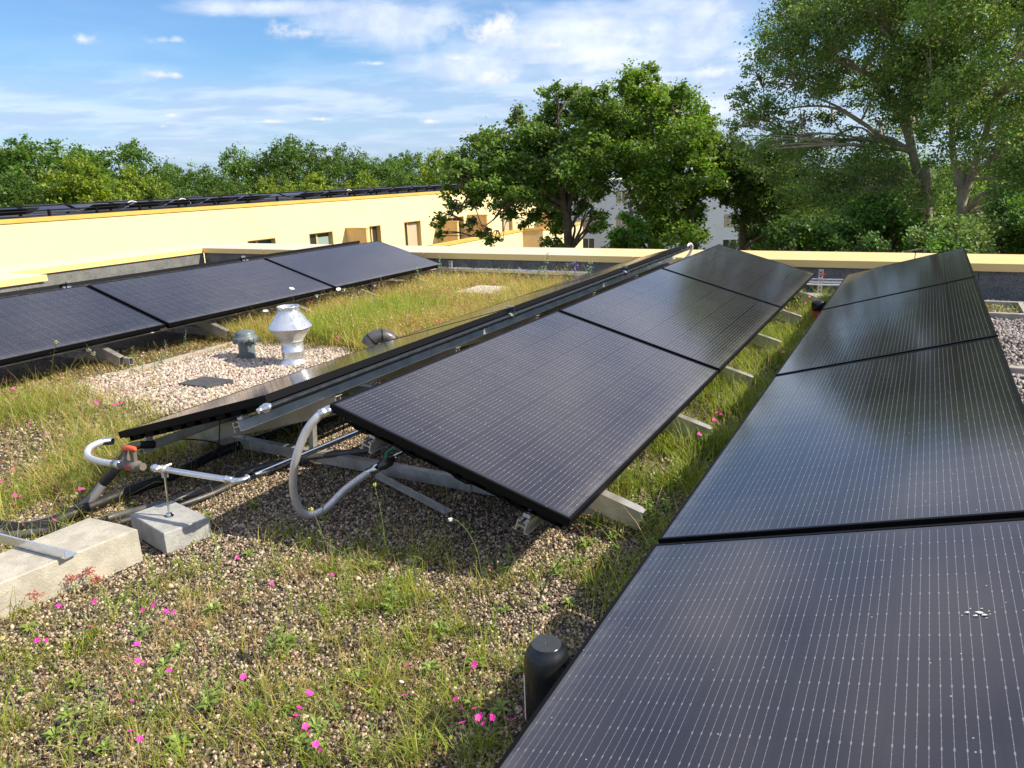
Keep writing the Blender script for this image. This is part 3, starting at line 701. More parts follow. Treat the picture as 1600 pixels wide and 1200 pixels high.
# black elbow vent peeping over the edge-on row
root = empty('elbow_vent', (-3.93, 5.12, 0), 'black plastic elbow vent half hidden behind the edge-on panels', 'vent')
b = MB(); pts = [(0.0, 0, -.02), (.0, 0, .12), (-.02, .0, .18), (-.08, -.02, .235), (-.16, -.04, .24), (-.22, -.055, .21), (-.25, -.06, .16)]
b.tube(spline(pts, 5), .075, 20); b.build('pipe', M['grey_tube'], root)
b = MB()
for i, s in enumerate((10, 17, 24)):
    P = spline(pts, 5); p = Vector(P[s]); q = Vector(P[s+1]); dd = (q-p).normalized(); b.tube([p-dd*.006, p+dd*.006], .0785, 20)
b.build('ring', M['black_plastic'], root); root.scale = (.85, .85, .80); root.rotation_euler = (0, 0, .5)
root = empty('roof_drain_pipe', (-5.97, 7.44, 0), 'small dark pipe stub in front of the left row', 'pipe')
b = MB(); b.lathe([(.05, -.02), (.05, .16), (.058, .165), (.058, .20), (.05, .225), (.0001, .235)], n=20); b.build('pipe', M['black_plastic'], root)
b = MB(); prism(b, [(-4.98, 3.734), (-4.686, 3.751), (-4.643, 3.979), (-4.95, 3.965)], -.02, .022, .002)
tag(b.build('roof_hatch', M['slate']), 'flat dark square tile set in the pale pebbles', 'tile')

# black dome-topped cylinder by the nearest panel, and its red twin far up the gully
root = empty('rain_cap', (-.772, 1.556, 0), 'black cylinder with flat dimpled top and red-edged white sticker', 'vent cylinder')
b = MB(); b.lathe([(.085, -.01), (.085, .012), (.066, .03), (.063, .04), (.063, .235), (.058, .268), (.048, .288), (.040, .296), (.0395, .300), (.004, .3005), (.0001, .298)], n=40); b.build('body', M['black_plastic'], root)
b = MB(); b.lathe([(.0395, .3008), (.004, .3012), (.0001, .298)], n=40, smooth=False); b.build('top_disc', M['disc'], root)
b = MB()
for (r_, a0, a1, z0, z1, k) in ((.0634, 195, 228, .07, .225, 0), (.0638, 197, 226, .078, .217, 1)):
    n_ = 8; vs = []; 
    for i in range(n_+1):
        a = R(a0+(a1-a0)*i/n_); vs += [(r_*math.cos(a), r_*math.sin(a), z0), (r_*math.cos(a), r_*math.sin(a), z1)]
    b.k = k; b.add(vs, [(2*i, 2*i+2, 2*i+3, 2*i+1) for i in range(n_)])
for j in range(6):
    z0 = .20-j*.02; b.k = 0; vs = []
    for i in range(5):
        a = R(200+(16 if j % 2 else 22)*i/4); vs += [(.0641*math.cos(a), .0641*math.sin(a), z0), (.0641*math.cos(a), .0641*math.sin(a), z0+.005)]
    if j in (1, 3): b.add(vs, [(2*i, 2*i+2, 2*i+3, 2*i+1) for i in range(4)])
b.build('sticker', [M['red'], M['white']], root)
root = empty('rain_cap', (-.80, 7.6, 0), 'small red ribbed cylinder with black cap deep in the gully', 'vent cylinder')
b = MB(); b.lathe([(.055, -.01)]+[(.058 if i % 2 else .051, .01+i*.012) for i in range(12)], n=24); b.build('body', M['red'], root)
b = MB(); b.lathe([(.062, .15), (.066, .155), (.066, .205), (.058, .228), (.03, .24), (.0001, .242)], n=24); b.build('cap', M['black_plastic'], root)

# ---------------------------------------------------------------- things along the far parapet
def tray(x0, x1, y0, y1, z, label):
    root = empty('cable_tray', (x0, y0, z), label, 'cable tray', 'cable trays before the parapet')
    dv = Vector((x1-x0, y1-y0, 0)); n_ = Vector((-dv.y, dv.x, 0)).normalized()
    b = MB(); b.bar((0, 0, 0), dv, .13, .004); b.bar(n_*.065+Vector((0, 0, .016)), dv+n_*.065+Vector((0, 0, .016)), .004, .036); b.bar(-n_*.065+Vector((0, 0, .016)), dv-n_*.065+Vector((0, 0, .016)), .004, .036)
    b.build('tray', M['galv'], root)
    k = MB()
    for i in range(int(dv.length/.45)):
        c = dv.normalized()*(.2+i*.45); k.bar(c-n_*.07+Vector((0, 0, .035)), c+n_*.07+Vector((0, 0, .035)), .012, .004)
    k.build('cross_bar', M['frame'], root)
tray(-6.30, -2.35, 9.36, 9.27, .16, 'galvanised tray before the dark parapet, left of the centre rows')
def post(x, y, h, label, w_=.05):
    root = empty('slotted_post', (x, y, 0), label, 'post', 'slotted steel posts before the parapet')
    b = MB(); b.box(-w_/2, w_/2, -.002, .002, .0, h); b.box(-w_/2, -w_/2+.003, .002, .028, 0, h); b.box(w_/2-.003, w_/2, .002, .028, 0, h); b.build('channel', M['galv'], root)
    s = MB(); z = .04
    while z < h-.02: s.box(-.009, .009, -.0035, -.0025, z-.008, z+.008); z += .045
    s.build('slot', M['frame'], root)
    f = MB(); f.box(-.07, .07, -.05, .05, -.01, .02); f.build('foot', M['galv'], root)
post(-.99, 9.38, .30, 'slotted steel post in the gap between centre and right-hand rows')
post(-6.05, 9.36, .29, 'slotted steel post at the far tip of the left row')
post(-4.95, 9.44, .21, 'short post behind the tray, right of the left row', .03)
post(-4.30, 9.45, .20, 'short post behind the tray in the middle of the wild flowers', .03)
b = MB(); b.tube([(-1.0, 9.33, .25), (-.93, 9.33, .25)], .006, 8); tag(b.build('red_cap_bolt', M['red']), 'tiny red-tipped bolt on the slotted post in the gap', 'bolt')
for i, (y, z, x0, x1, r_) in enumerate(((9.34, .19, -1.35, -.30, .013), (9.30, .165, -1.3, -.30, .013), (9.27, .14, -1.3, -.35, .009))):
    b = MB(); b.tube(spline([(x0, y-.06, z+.02), (x0+.2, y, z), (-.8, y, z), (x1, y+.02, z+.01)], 6), r_, 10)
    tag(b.build('metal_pipe', M['steel' if i < 2 else 'white']), ['upper silver pipe crossing the gap before the parapet', 'lower silver pipe crossing the gap before the parapet', 'thin white pipe lowest in the gap before the parapet'][i], 'pipe')
b = MB(); b.box(-1.35, -.60, 9.05, 9.30, -.02, .045, None, .004)
tag(b.build('concrete_slab', M['concrete2']), 'grey ballast slab under the slotted post in the gap', 'concrete slab')
b = MB(); b.box(-5.17, -4.62, 8.05, 8.66, -.02, .07, None, .004)
tag(b.build('paving_stone', M['pale_stone']), 'pale paver lying in the wild flowers near the far parapet', 'paver')

# kerb strips on the right, edging by the vents
for (x0, x1, y0, y1, z, lb) in ((.45, 6, 9.12, 9.17, .05, 'thin concrete kerb strip nearest the far parapet on the right'), (.45, 6, 8.42, 8.48, .05, 'second concrete kerb strip on the right beyond the pebbles'), (.45, 6, 6.20, 6.27, .05, 'nearest concrete kerb strip at the right picture edge')):
    b = MB(); b.box(x0, x1, y0, y1, -.03, z, None, .004); tag(b.build('kerb_strip', M['curb']), lb, 'kerb')
b = MB(); b.box(.92, .97, 8.481, 9.119, -.03, .05, None, .004); tag(b.build('kerb_strip', M['curb']), 'short cross kerb joining the two far strips on the right', 'kerb')
b = MB(); b.bar((-5.74, 5.05, .012), (-5.725, 3.4, .012), .012, .05); tag(b.build('edging_strip', M['curb']), 'thin pale edging between left row and pale pebbles', 'edging')
b = MB(); b.bar((-4.35, 5.16, .015), (-5.6, 5.42, .015), .02, .06); tag(b.build('edging_strip', M['slate']), 'dark edging strip behind the shiny exhaust', 'edging')

# bird lime on the nearest panel
def on_panelA(px, py, lift=.0008):
    d = ray(px, py); t = (ZR-CAM_H+TT*(-XA)) / (d[2]-d[0]*TT)   # z = ZR + TT*(x-XA)
    p = d*t; return np.array([p[0], p[1], p[2]+CAM_H+lift])
b = MB()
for (px, py, r_) in ((1511, 957, .0055), (1530, 957, .008), (1524, 962, .005), (1538, 961, .006), (1516, 951, .002), (1545, 955, .002), (1534, 951, .0025), (1503, 962, .0018), (1541, 966, .002)):
    c = on_panelA(px, py); n_ = 9; r_ *= .72; vs = [c+[0, 0, .0006]]
    for i in range(n_):
        a = 2*math.pi*i/n_; rr = r_*(.6+.7*rnd.random()); dx = math.cos(a)*rr*1.3; dy = math.sin(a)*rr; vs.append(c+[dx, dy, TT*dx])
    b.add(vs, [(0, 1+i, 1+(i+1) % n_) for i in range(n_)])
tag(b.build('bird_dropping', M['droppings']), 'white bird dropping splashed on the nearest solar panel', 'bird dropping')

# ---------------------------------------------------------------- buildings beyond
fa = np.array([-39.2, 21.2]); fd = np.array([.0605, .9982]); fn = np.array([fd[1], -fd[0]])   # facade foot, direction, outward
def FP(s, o=0.0, z=0.0): p = fa+fd*s+fn*o; return Vector((p[0], p[1], z))
FROT = math.atan2(-fd[0], fd[1])           # rotation of local y onto the facade direction
MF = Matrix.Translation((fa[0], fa[1], 0)) @ Matrix.Rotation(FROT, 4, 'Z')   # local: x outward, y along facade
ZT = .10
root = empty('apartment_building', FP(0, -6, GZ), 'long pale yellow building with dark panels on its flat roof', 'building')
MFL = Matrix.Translation(-FP(0, -6, GZ)) @ MF
holes = [(14.3, 16.65, -4.0, -2.1), (19.65, 22.0, -4.2, -2.1), (25.9, 27.25, -4.6, -2.05), (30.1, 32.3, -4.6, -2.05), (36.2, 38.6, -4.6, -2.1), (45.0, 47.05, -4.6, -2.2)]
b = MB(); y0 = -45
for (a, c, z0, z1) in holes:
    b.box(-14, 0, y0, a, GZ, ZT-.12, MFL); b.box(-14, 0, a, c, z1, ZT-.12, MFL); b.box(-14, 0, a, c, GZ, z0, MFL); b.box(-14, -.5, a, c, z0, z1, MFL); y0 = c
b.box(-14, 0, y0, 52.1, GZ, ZT-.12, MFL)
b.build('wall', M['yellow_wall'], root)
b = MB(); b.box(-14.05, .06, -45, 52.15, ZT-.115, ZT+.09, MFL); b.build('roof_trim', M['yellow_trim'], root)
b = MB(); b.box(-13.8, -.25, -44.8, 51.9, ZT+.091, ZT+.10, MFL); b.build('roof', M['tar'], root)
for i, (a, c, z0, z1) in enumerate(holes):
    f = MB(); t = .13; X0, X1 = -.32, -.02
    f.box(X0, .02, a, a+.05, z0, z1, MFL); f.box(X0, .02, c-.05, c, z0, z1, MFL); f.box(X0, .02, a+.05, c-.05, z1-.05, z1, MFL)
    f.box(-.36, -.26, a+.05, a+t, z0, z1-.05, MFL); f.box(-.36, -.26, c-t, c-.05, z0, z1-.05, MFL); f.box(-.36, -.26, a+t, c-t, z1-t, z1-.05, MFL)
    m_ = a+(c-a)*(.42 if i != 3 else .35); f.box(-.36, -.26, m_-.07, m_+.07, z0, z1-t, MFL)
    fo = f.build('window', M['win_frame'], root)
    p = MB(); p.box(-.34, -.33, a+t, c-t, z0, z1-t, MFL); p.build('pane', M['pane'], fo)
    if i in (1, 3, 5):
        p = MB(); p.box(-.325, -.32, m_+.07, c-t, z0, z1-t-(.25 if i == 1 else .05), MFL); p.build('blind', M['curtain'] if i == 1 else M['beige_blind'], fo)
for i, (s, o, z0, z1) in enumerate(((23.35, 2.0, -5.4, -1.98), (34.6, 2.1, -6, -2.3), (39.2, 2.1, -6, -2.03), (52.0, 2.0, -6, -2.6))):
    f = MB(); f.box(.001, o, s, s+.25, z0, z1-.1, MFL); po = f.build('balcony_partition', M['ochre'], root)
    f = MB(); f.box(.001, o+.03, s-.03, s+.28, z1-.10, z1, MFL); f.build('coping', M['yellow_trim'], po)
# lower terrace wall in front of it
root = empty('terrace_wall', (-30, 50, GZ), 'low yellow terrace wall with golden coping before the long building', 'wall')
o_ = Vector((-30, 50, GZ))
def wallrun(name, A, B, th, z1, m_, drop):
    pass
A = Vector(atz(672, 384, -3.55)); B_ = Vector(atz(815, 358, -3.55)); C_ = Vector(atz(846, 357, -3.55)); D_ = Vector(atz(868, 353.5, -3.55))
b = MB(); k = MB()
for (p, q) in ((A, B_), (C_, D_+(D_-C_)*2)):
    dd = (q-p).normalized(); b.bar(Vector((p.x, p.y, (GZ-3.75)/2))-o_, Vector((q.x, q.y, (GZ-3.75)/2))-o_, .3, abs(GZ+3.75)); k.bar(p-o_-Vector((0, 0, .075)), q-o_-Vector((0, 0, .075)), .45, .22)
b.build('wall', M['yellow_wall'], root); k.build('coping', M['yellow_trim'], root)
b = MB(); b.bar(Vector((B_.x, B_.y, (GZ-3.7)/2))-o_+Vector((.02, -.02, 0)), Vector((C_.x, C_.y, (GZ-3.7)/2))-o_+Vector((.02, -.02, 0)), .32, abs(GZ+3.7)); b.build('pier', M['ochre'], root)
b = MB(); b.bar(B_-o_-Vector((0, 0, .06)), C_-o_-Vector((0, 0, .06)), .48, .24); b.build('pier_cap', M['yellow_trim'], root)

# solar tables on that roof
def rp(s, o, z): return MF @ Vector((-o, s, ZT+.1+z))
tb = MB(); tb.add([(-.55, -1.1, 0), (.55, -1.1, .3), (.55, 1.1, .3), (-.55, 1.1, 0), (-.55, -1.1, -.04), (.55, -1.1, .26), (.55, 1.1, .26), (-.55, 1.1, -.04)], [(0, 1, 2, 3), (7, 6, 5, 4), (0, 4, 5, 1), (1, 5, 6, 2), (2, 6, 7, 3), (3, 7, 4, 0)])
tproto = None
def far_panel(s, o, flip, lb):
    global tproto
    if tproto is None:
        tproto = tb.build('solar_panel', M['far_glass']); t_ = tproto
    else: t_ = tproto.copy(); col.objects.link(t_)
    t_.location = rp(s, o, .16); t_.rotation_euler = (0, 0, FROT+(math.pi if flip else 0)); t_.scale = (1, 1, 1)
    tag(t_, lb, 'solar panel', 'far solar panels on the yellow building')
M['far_glass'] = simple('far_solar_glass', (.016, .018, .03), .22, 0, .1, 3, spec=.55)
for k in range(22):
    s = -4+k*2.5
    if k not in (3, 9): far_panel(s, .95, False, 'dark panel in the front row on the yellow building roof')
    far_panel(s, 2.15, True, 'dark panel in the second row on the yellow building roof')
    if k > 3: far_panel(s+.4, 4.4, False, 'dark panel in the third row on the yellow building roof')
    if k % 2 == 0: far_panel(s+.4, 7.6, True, 'dark panel at the back of the yellow building roof')
for i, (s0, s1, o, z) in enumerate(((-6, 52, .34, .30), (-6, 52, 3.2, .42), (3, 50, 6.6, .42))):
    b = MB(); b.tube([rp(s0, o, z)-rp(s0, o, z), rp(s1, o, z)-rp(s0, o, z)], .035, 8)
    n_ = int((s1-s0)/2.5)
    for k in range(n_): c = rp(s0+1+k*2.5, o, z)-rp(s0, o, z); b.box(c.x-.05, c.x+.05, c.y-.06, c.y+.06, -z+.0, .05)
    r_ = b.build('manifold_pipe', M['frame']); r_.location = rp(s0, o, z)
    tag(r_, ['pipe run nearest the edge on the yellow building roof', 'middle pipe run on the yellow building roof', 'rearmost pipe run on the yellow building roof'][i], 'pipe')
for i, (s, o) in enumerate(((7.6, 1.6), (10.2, .6), (24.5, .6))):
    b = MB(); b.tube(spline([rp(s, o, .2), rp(s+.05, o+.1, .38), rp(s+.4, o+.2, .50), rp(s+.75, o+.1, .36), rp(s+.8, o, .2)], 5), .028, 8)
    tag(b.build('braided_hose', M['white']), 'pale hose bow between panels on the yellow building roof', 'hose', 'hose bows on the yellow building roof')

# white building behind the oaks
WY = 84
root = empty('white_building', (-15, WY, GZ), 'white building in shade seen through gaps between the oaks', 'building')
b = MB(); b.box(-23, 4, 0, 12, 0, 9.3-.25); b.build('wall', M['white_wall'], root)
b = MB(); b.box(-23.2, 4.2, -.2, 12.2, 9.06, 9.35); b.build('roof_edge', M['white_frame'], root)
for k in range(6):
    for z0 in (1.2, 3.9, 6.6):
        x = -20.5+k*4.1
        f = MB(); f.box(x, x+.1, -.03, .05, z0, z0+1.6); f.box(x+1.5, x+1.6, -.03, .05, z0, z0+1.6); f.box(x+.1, x+1.5, -.03, .05, z0, z0+.1); f.box(x+.1, x+1.5, -.03, .05, z0+1.5, z0+1.6); f.box(x+.75, x+.85, -.03, .05, z0+.1, z0+1.5)
        fo = f.build('window', M['white_frame'], root)
        p = MB(); p.box(x+.1, x+1.5, -.012, -.006, z0+.1, z0+1.5); p.build('pane', M['pane'] if (k*3+int(z0)) % 3 else M['beige_blind'], fo)

# ---------------------------------------------------------------- leaves and trees
def rot_quads(C, N, T, hl, hw, fold=.25):
    """folded rhombus leaves: centre C, normal N, axis T, half length, half width"""
    B = np.cross(N, T); B /= np.linalg.norm(B, axis=1)[:, None]+1e-9
    a = C-T*hl[:, None]; c = C+T*hl[:, None]; l = C+B*hw[:, None]+N*(hw*fold)[:, None]-T*(hl*.1)[:, None]; r = C-B*hw[:, None]+N*(hw*fold)[:, None]-T*(hl*.1)[:, None]
    V = np.stack([a, r, c, l], 1).reshape(-1, 3); n = len(C)
    return V, np.arange(4*n).reshape(n, 4)
def leaf_cloud(P, size, base, var=.25, yell=.15, up=.5):
    n = len(P); N = rng.normal(size=(n, 3)); N[:, 2] = np.abs(N[:, 2])+up; N /= np.linalg.norm(N, axis=1)[:, None]
    T = rng.normal(size=(n, 3)); T -= N*(T*N).sum(1)[:, None]; T /= np.linalg.norm(T, axis=1)[:, None]
    s = size*rng.uniform(.6, 1.3, n); V, Fq = rot_quads(P, N, T, s*.5, s*.32)
    c = np.array(base)[None, :]*(1+var*rng.normal(size=(n, 1))); c[:, 0] *= 1+yell*rng.normal(size=n); c = np.clip(c, .008, 1)
    return V, Fq, np.repeat(c, 4, 0)
def clump_points(blobs, n, sub=14, tight=.30, squash=.8):
    """blobs [(c,r)] -> leaf points gathered in small clumps spread through each blob"""
    vol = np.array([b[1]**2 for b in blobs]); cnt = (n*vol/vol.sum()).astype(int); out = []; tone = []
    for (c, r), k in zip(blobs, cnt):
        ns = max(3, int(sub*max(.5, min(2.5, r/1.2)**1.2)))
        d = rng.normal(size=(ns, 3)); d /= np.linalg.norm(d, axis=1)[:, None]; rad = rng.uniform(.25, 1.0, ns)**.6
        cc = np.array(c)[None]+d*(rad*r)[:, None]*np.array([1, 1, squash])
        w_ = rng.integers(0, ns, k); sg = tight*r*rng.uniform(.5, 1.2, ns)
        out.append(cc[w_]+rng.normal(size=(k, 3))*sg[w_][:, None]*np.array([1, 1, .75])*.8)
        tn = 1+.16*rng.normal(size=ns); tone.append(tn[w_])
    return np.concatenate(out), np.concatenate(tone)
def crown(parent, blobs, n, size, base, sub=14, tight=.3, name='crown', var=.22, yell=.15, up=.5):
    P, tn = clump_points(blobs, n, sub, tight); V, Fq, c = leaf_cloud(P, size, base, var, yell, up); c *= np.clip(np.repeat(tn, 4), .6, 1.5)[:, None]
    return npmesh(name, V, Fq, M['leaf'], c, parent=parent)
def limbs(parent, paths, m_, name='trunk', n=9):
    b = MB()
    for (pts, r0, r1) in paths:
        P = spline(pts, 5); k = len(P); b.tube(P, [r0+(r1-r0)*(i/(k-1)) for i in range(k)], n)
    return b.build(name, m_, parent)
def fill(poly, n, r_, seed, holes=()):
    rr = random.Random(seed); out = []; xs = [p[0] for p in poly]; ys = [p[1] for p in poly]
    while len(out) < n:
        x, y = rr.uniform(min(xs), max(xs)), rr.uniform(min(ys), max(ys))
        if not inpoly(np.array([x]), np.array([y]), poly)[0] or any(a < x < b and c < y < d for (a, b, c, d) in holes): continue
        out.append((x, y, r_*rr.uniform(.75, 1.2), rr.uniform(-3, 3)))
    return out
def inpoly(X, Y, poly):
    r_ = np.zeros(len(X), bool); j = len(poly)-1
    for i in range(len(poly)):
        xi, yi = poly[i]; xj, yj = poly[j]
        r_ ^= ((yi > Y) != (yj > Y)) & (X < (xj-xi)*(Y-yi)/(yj-yi+1e-12)+xi); j = i
    return r_
def tree_px(label, dist, base_px, trunk, blobs, n, size, colr, bark, cat='tree', group=None, twigs=True, sub=14, tight=.3, depth=.5, up=.5, yell=.15):
    """trunk: list of (path of (px,py,ddist), r0, r1); blobs (px,py,rpx,ddist)"""
    bp = atd(base_px[0], base_px[1], dist); bp = np.array([bp[0], bp[1], GZ])
    root = empty('tree', bp, label, cat, group)
    ppm = F_PX/dist
    bl = []; rr = random.Random(len(blobs)*7+int(dist))
    for b_ in blobs:
        dd = b_[3] if len(b_) > 3 else rr.uniform(-1, 1)*depth*4
        bl.append((atd(b_[0], b_[1], dist+dd)-bp, b_[2]/ppm))
    paths = []; joints = []
    for (pts, r0, r1) in trunk:
        P = [atd(p[0], p[1], dist+(p[2] if len(p) > 2 else 0))-bp for p in pts]; 
        paths.append((P, r0, r1)); joints += [(p, r0+(r1-r0)*i/len(P)) for i, p in enumerate(P) if i > 0]
    if twigs:
        for (c, r) in bl:
            cand = sorted(joints, key=lambda j: np.linalg.norm(j[0]-c)+(2.5 if j[0][2] > c[2] else 0)); j = cand[0]
            mid = (j[0]+c)/2+np.array([rr.uniform(-.3, .3), rr.uniform(-.3, .3), rr.uniform(-.1, .5)])
            paths.append(([j[0], mid, c], min(.07, j[1]*.6), .018))
            for q in range(3):
                e = c+np.array([rr.uniform(-1, 1), rr.uniform(-1, 1), rr.uniform(-.5, 1)])*r*.8; paths.append(([mid, (mid+e)/2+np.array([0, 0, .1]), e], .028, .008))
    limbs(root, paths, bark); crown(root, bl, n, size, colr, sub, tight, up=up, yell=yell)
    return root
OAK = (.115, .195, .038)
def down(pts):  # continue a trunk to the ground
    return pts
oak1 = [(880, 160, 34), (838, 190, 38), (905, 205, 44), (790, 232, 40), (845, 250, 50), (745, 262, 34), (900, 268, 46), (770, 295, 34), (840, 310, 40), (960, 178, 26), (925, 160, 24), (735, 222, 20), (700, 292, 20), (712, 322, 17), (690, 345, 15), (690, 368, 10), (735, 350, 14), (757, 362, 13), (772, 376, 12), (800, 300, 24), (880, 345, 26), (862, 385, 18), (860, 142, 18), (905, 140, 18), (802, 180, 18), (940, 240, 34), (820, 345, 14), (745, 310, 20), (960, 200, 30), (820, 215, 34), (868, 226, 36), (800, 262, 34), (715, 262, 24), (730, 290, 24), (790, 325, 20), (935, 285, 30), (948, 255, 28), (950, 222, 24), (940, 345, 16), (915, 330, 20), (925, 352, 15), (938, 300, 20), (770, 240, 24), (880, 300, 40), (905, 170, 28)]
tree_px('broad dark oak whose low twigs hang before the yellow building', 30, (888, 385),
        [([(892, 900), (888, 395), (882, 330), (876, 290), (870, 230), (872, 180)], .20, .04), ([(884, 340), (900, 280), (905, 230), (925, 180)], .11, .03), ([(880, 320), (850, 300), (820, 290), (780, 300), (740, 300, -1), (715, 330, -1.5)], .09, .02), ([(878, 300), (845, 250), (815, 215)], .08, .02), ([(890, 360), (905, 330), (930, 280)], .07, .02), ([(715, 320, -1.5), (700, 345, -1.5)], .02, .01), ([(740, 315, -1.2), (755, 355, -1.5), (785, 378, -1.5)], .022, .01)],
        oak1+fill([(690, 250), (760, 200), (830, 140), (930, 125), (970, 200), (950, 300), (850, 330), (740, 320)], 16, 28, 8), 56000, .155, OAK, M['bark'], sub=13, tight=.34)
oak2 = [(985, 132, 28), (1020, 150, 36), (1052, 178, 36), (990, 190, 36), (1030, 222, 40), (1075, 220, 36), (980, 245, 42), (1040, 275, 46), (1085, 275, 36), (1000, 300, 40), (1060, 320, 34), (1085, 335, 18), (1040, 355, 30), (1075, 365, 28), (1010, 115, 16), (1060, 150, 20), (1095, 190, 24), (1005, 270, 36), (965, 210, 26)]
tree_px('tall oak with lime lit leaves left of the poplars', 31, (1020, 385),
        [([(1022, 900), (1018, 390), (1015, 340), (1005, 290), (1010, 220), (1020, 160)], .19, .04), ([(1016, 350), (985, 300), (975, 250), (985, 180)], .10, .03), ([(1015, 330), (1045, 290), (1065, 240), (1055, 190)], .10, .03), ([(1085, 900), (1083, 380), (1070, 330), (1085, 270)], .12, .03)],
        oak2+[(1052, 362, 22), (1085, 352, 18), (1075, 385, 18)]+fill([(960, 180), (1000, 130), (1080, 150), (1120, 240), (1110, 320), (1060, 350), (980, 320)], 12, 28, 9), 50000, .155, (.14, .235, .038), M['bark'], sub=13, tight=.36)
tree_px('rounded bright shrub in front of the oak trunks above the parapet', 24, (985, 390), [([(985, 1200), (985, 395), (985, 365)], .06, .02)],
        [(985, 345, 16), (975, 370, 22), (1000, 368, 20), (985, 390, 26), (1015, 392, 20), (950, 395, 18)], 9000, .11, (.085, .19, .022), M['bark'], cat='shrub', sub=12)
tree_px('dark oak filling the space between the tall oak and the poplars', 33, (1160, 390),
        [([(1162, 900), (1160, 390), (1165, 340), (1150, 290), (1140, 240)], .18, .04), ([(1165, 350), (1190, 310), (1205, 260)], .10, .03)],
        fill([(1080, 210), (1150, 210), (1240, 230), (1260, 370), (1180, 330), (1100, 300)], 14, 30, 10)+[(1120, 225, 26), (1100, 250, 24), (1140, 250, 40), (1120, 285, 34), (1165, 290, 42), (1200, 260, 42), (1172, 325, 28), (1195, 325, 42), (1180, 375, 28), (1225, 300, 40), (1225, 360, 36), (1240, 250, 40)],
        44000, .15, (.095, .16, .038), M['bark'], sub=13)
# the two poplars
POP = (.155, .24, .075)
p1b = [(1180, 112, 18), (1195, 85, 16), (1168, 150, 20), (1150, 155, 14), (1145, 200, 16), (1165, 195, 24), (1190, 180, 26), (1215, 150, 30), (1225, 110, 32), (1235, 60, 28), (1250, 15, 34), (1290, 40, 42), (1270, 90, 38), (1300, -20, 46), (1345, 30, 46), (1330, 90, 42), (1290, 140, 30), (1240, 190, 26), (1205, 225, 30), (1175, 235, 26), (1250, 235, 34), (1300, 190, 24), (1350, 150, 38), (1385, 90, 44), (1400, 30, 46), (1370, -30, 50), (1440, -20, 50), (1330, 235, 36), (1385, 200, 40), (1380, 260, 40), (1290, 275, 38), (1340, 300, 38), (1430, 80, 40), (1430, 150, 36), (1240, 280, 34), (1290, 225, 22), (1400, 130, 40), (1400, -90, 50), (1450, -150, 50)]
tree_px('leaning poplar with forked pale trunk and long branches to the left', 26, (1440, 340),
        [([(1462, 1000, 1), (1448, 330), (1438, 290), (1425, 235), (1408, 180), (1382, 135), (1345, 110), (1300, 95), (1255, 90)], .17, .03), ([(1432, 270), (1420, 200), (1415, 130), (1395, 60), (1370, 0)], .12, .03),
         ([(1428, 240), (1390, 222), (1345, 190), (1305, 165), (1268, 150)], .085, .02), ([(1425, 235), (1380, 222), (1320, 218), (1270, 215)], .07, .02), ([(1350, 195), (1300, 168), (1240, 168), (1195, 180)], .045, .015)],
        p1b+fill([(1160, 215), (1185, 110), (1230, 10), (1270, -70), (1460, -110), (1470, 150), (1430, 320), (1250, 320), (1180, 260)], 48, 32, 3, [(1262, 1345, 150, 232)]), 112000, .087, POP, M['bark_pale'], sub=18, tight=.36, depth=.6, up=.2)
p2b = [(1480, 20, 44), (1530, -10, 48), (1560, 50, 46), (1500, 80, 42), (1600, 0, 50), (1620, 80, 48), (1540, 110, 42), (1475, 130, 38), (1580, 150, 40), (1640, 150, 50), (1510, 160, 38), (1550, 200, 38), (1610, 215, 44), (1470, 195, 34), (1480, 240, 34), (1560, 260, 40), (1620, 280, 44), (1460, -30, 44), (1650, 20, 50), (1440, 45, 36), (1590, 330, 40), (1640, 340, 44), (1455, 90, 36), (1480, -90, 50), (1560, -80, 54), (1540, -160, 50), (1620, -120, 56)]
tree_px('right-hand poplar splitting low into two pale limbs', 24, (1503, 335),
        [([(1505, 1000, 0), (1503, 335), (1497, 290), (1488, 230), (1487, 160), (1478, 90), (1470, 20)], .13, .03), ([(1502, 320), (1515, 280), (1535, 225), (1560, 150), (1585, 95), (1615, 50)], .12, .04), ([(1500, 300), (1530, 265), (1545, 250)], .08, .03), ([(1560, 150), (1556, 100), (1545, 40)], .08, .02)],
        p2b+fill([(1440, -130), (1680, -130), (1680, 340), (1560, 350), (1540, 240), (1460, 260)], 44, 36, 4), 112000, .089, (.18, .275, .08), M['bark_pale'], sub=18, tight=.36, depth=.6, up=.2)

# generic crowns for trees further back, several shapes
def generic(seed, n, size, colr, h, rad, flat=.85):
    global rng
    rng = np.random.default_rng(seed); rr = random.Random(seed)
    root = empty('tree', (0, 0, 0), 'x', 'tree'); bl = []
    for k in range(34):
        a = rr.uniform(0, 2*math.pi); e = math.asin(rr.uniform(-.35, 1)); q = rr.uniform(.55, .92)
        bl.append(((math.cos(a)*math.cos(e)*rad*q, math.sin(a)*math.cos(e)*rad*q, h-rad*flat+math.sin(e)*rad*flat*q), rad*rr.uniform(.20, .30)))
    for k in range(8): bl.append(((rr.uniform(-.4, .4)*rad, rr.uniform(-.4, .4)*rad, h-rad*rr.uniform(.9, 2.0)), rad*.4))
    paths = [([(0, 0, 0), (.2, 0, h*.3), (0, .1, h*.55), (0, 0, h*.85)], .28, .06)]
    for (c, r) in bl[::2]: paths.append(([(0, 0, h*.4), (c[0]*.5, c[1]*.5, (h*.45+c[2])/2), c], .09, .02))
    limbs(root, paths, M['bark']); P, tn = clump_points(bl, n, 11, .27); V, Fq, c = leaf_cloud(P, size, colr, .22, .15); c *= np.clip(np.repeat(tn, 4), .6, 1.5)[:, None]
    npmesh('crown', V, Fq, M['leaf'], c, parent=root)
    return root
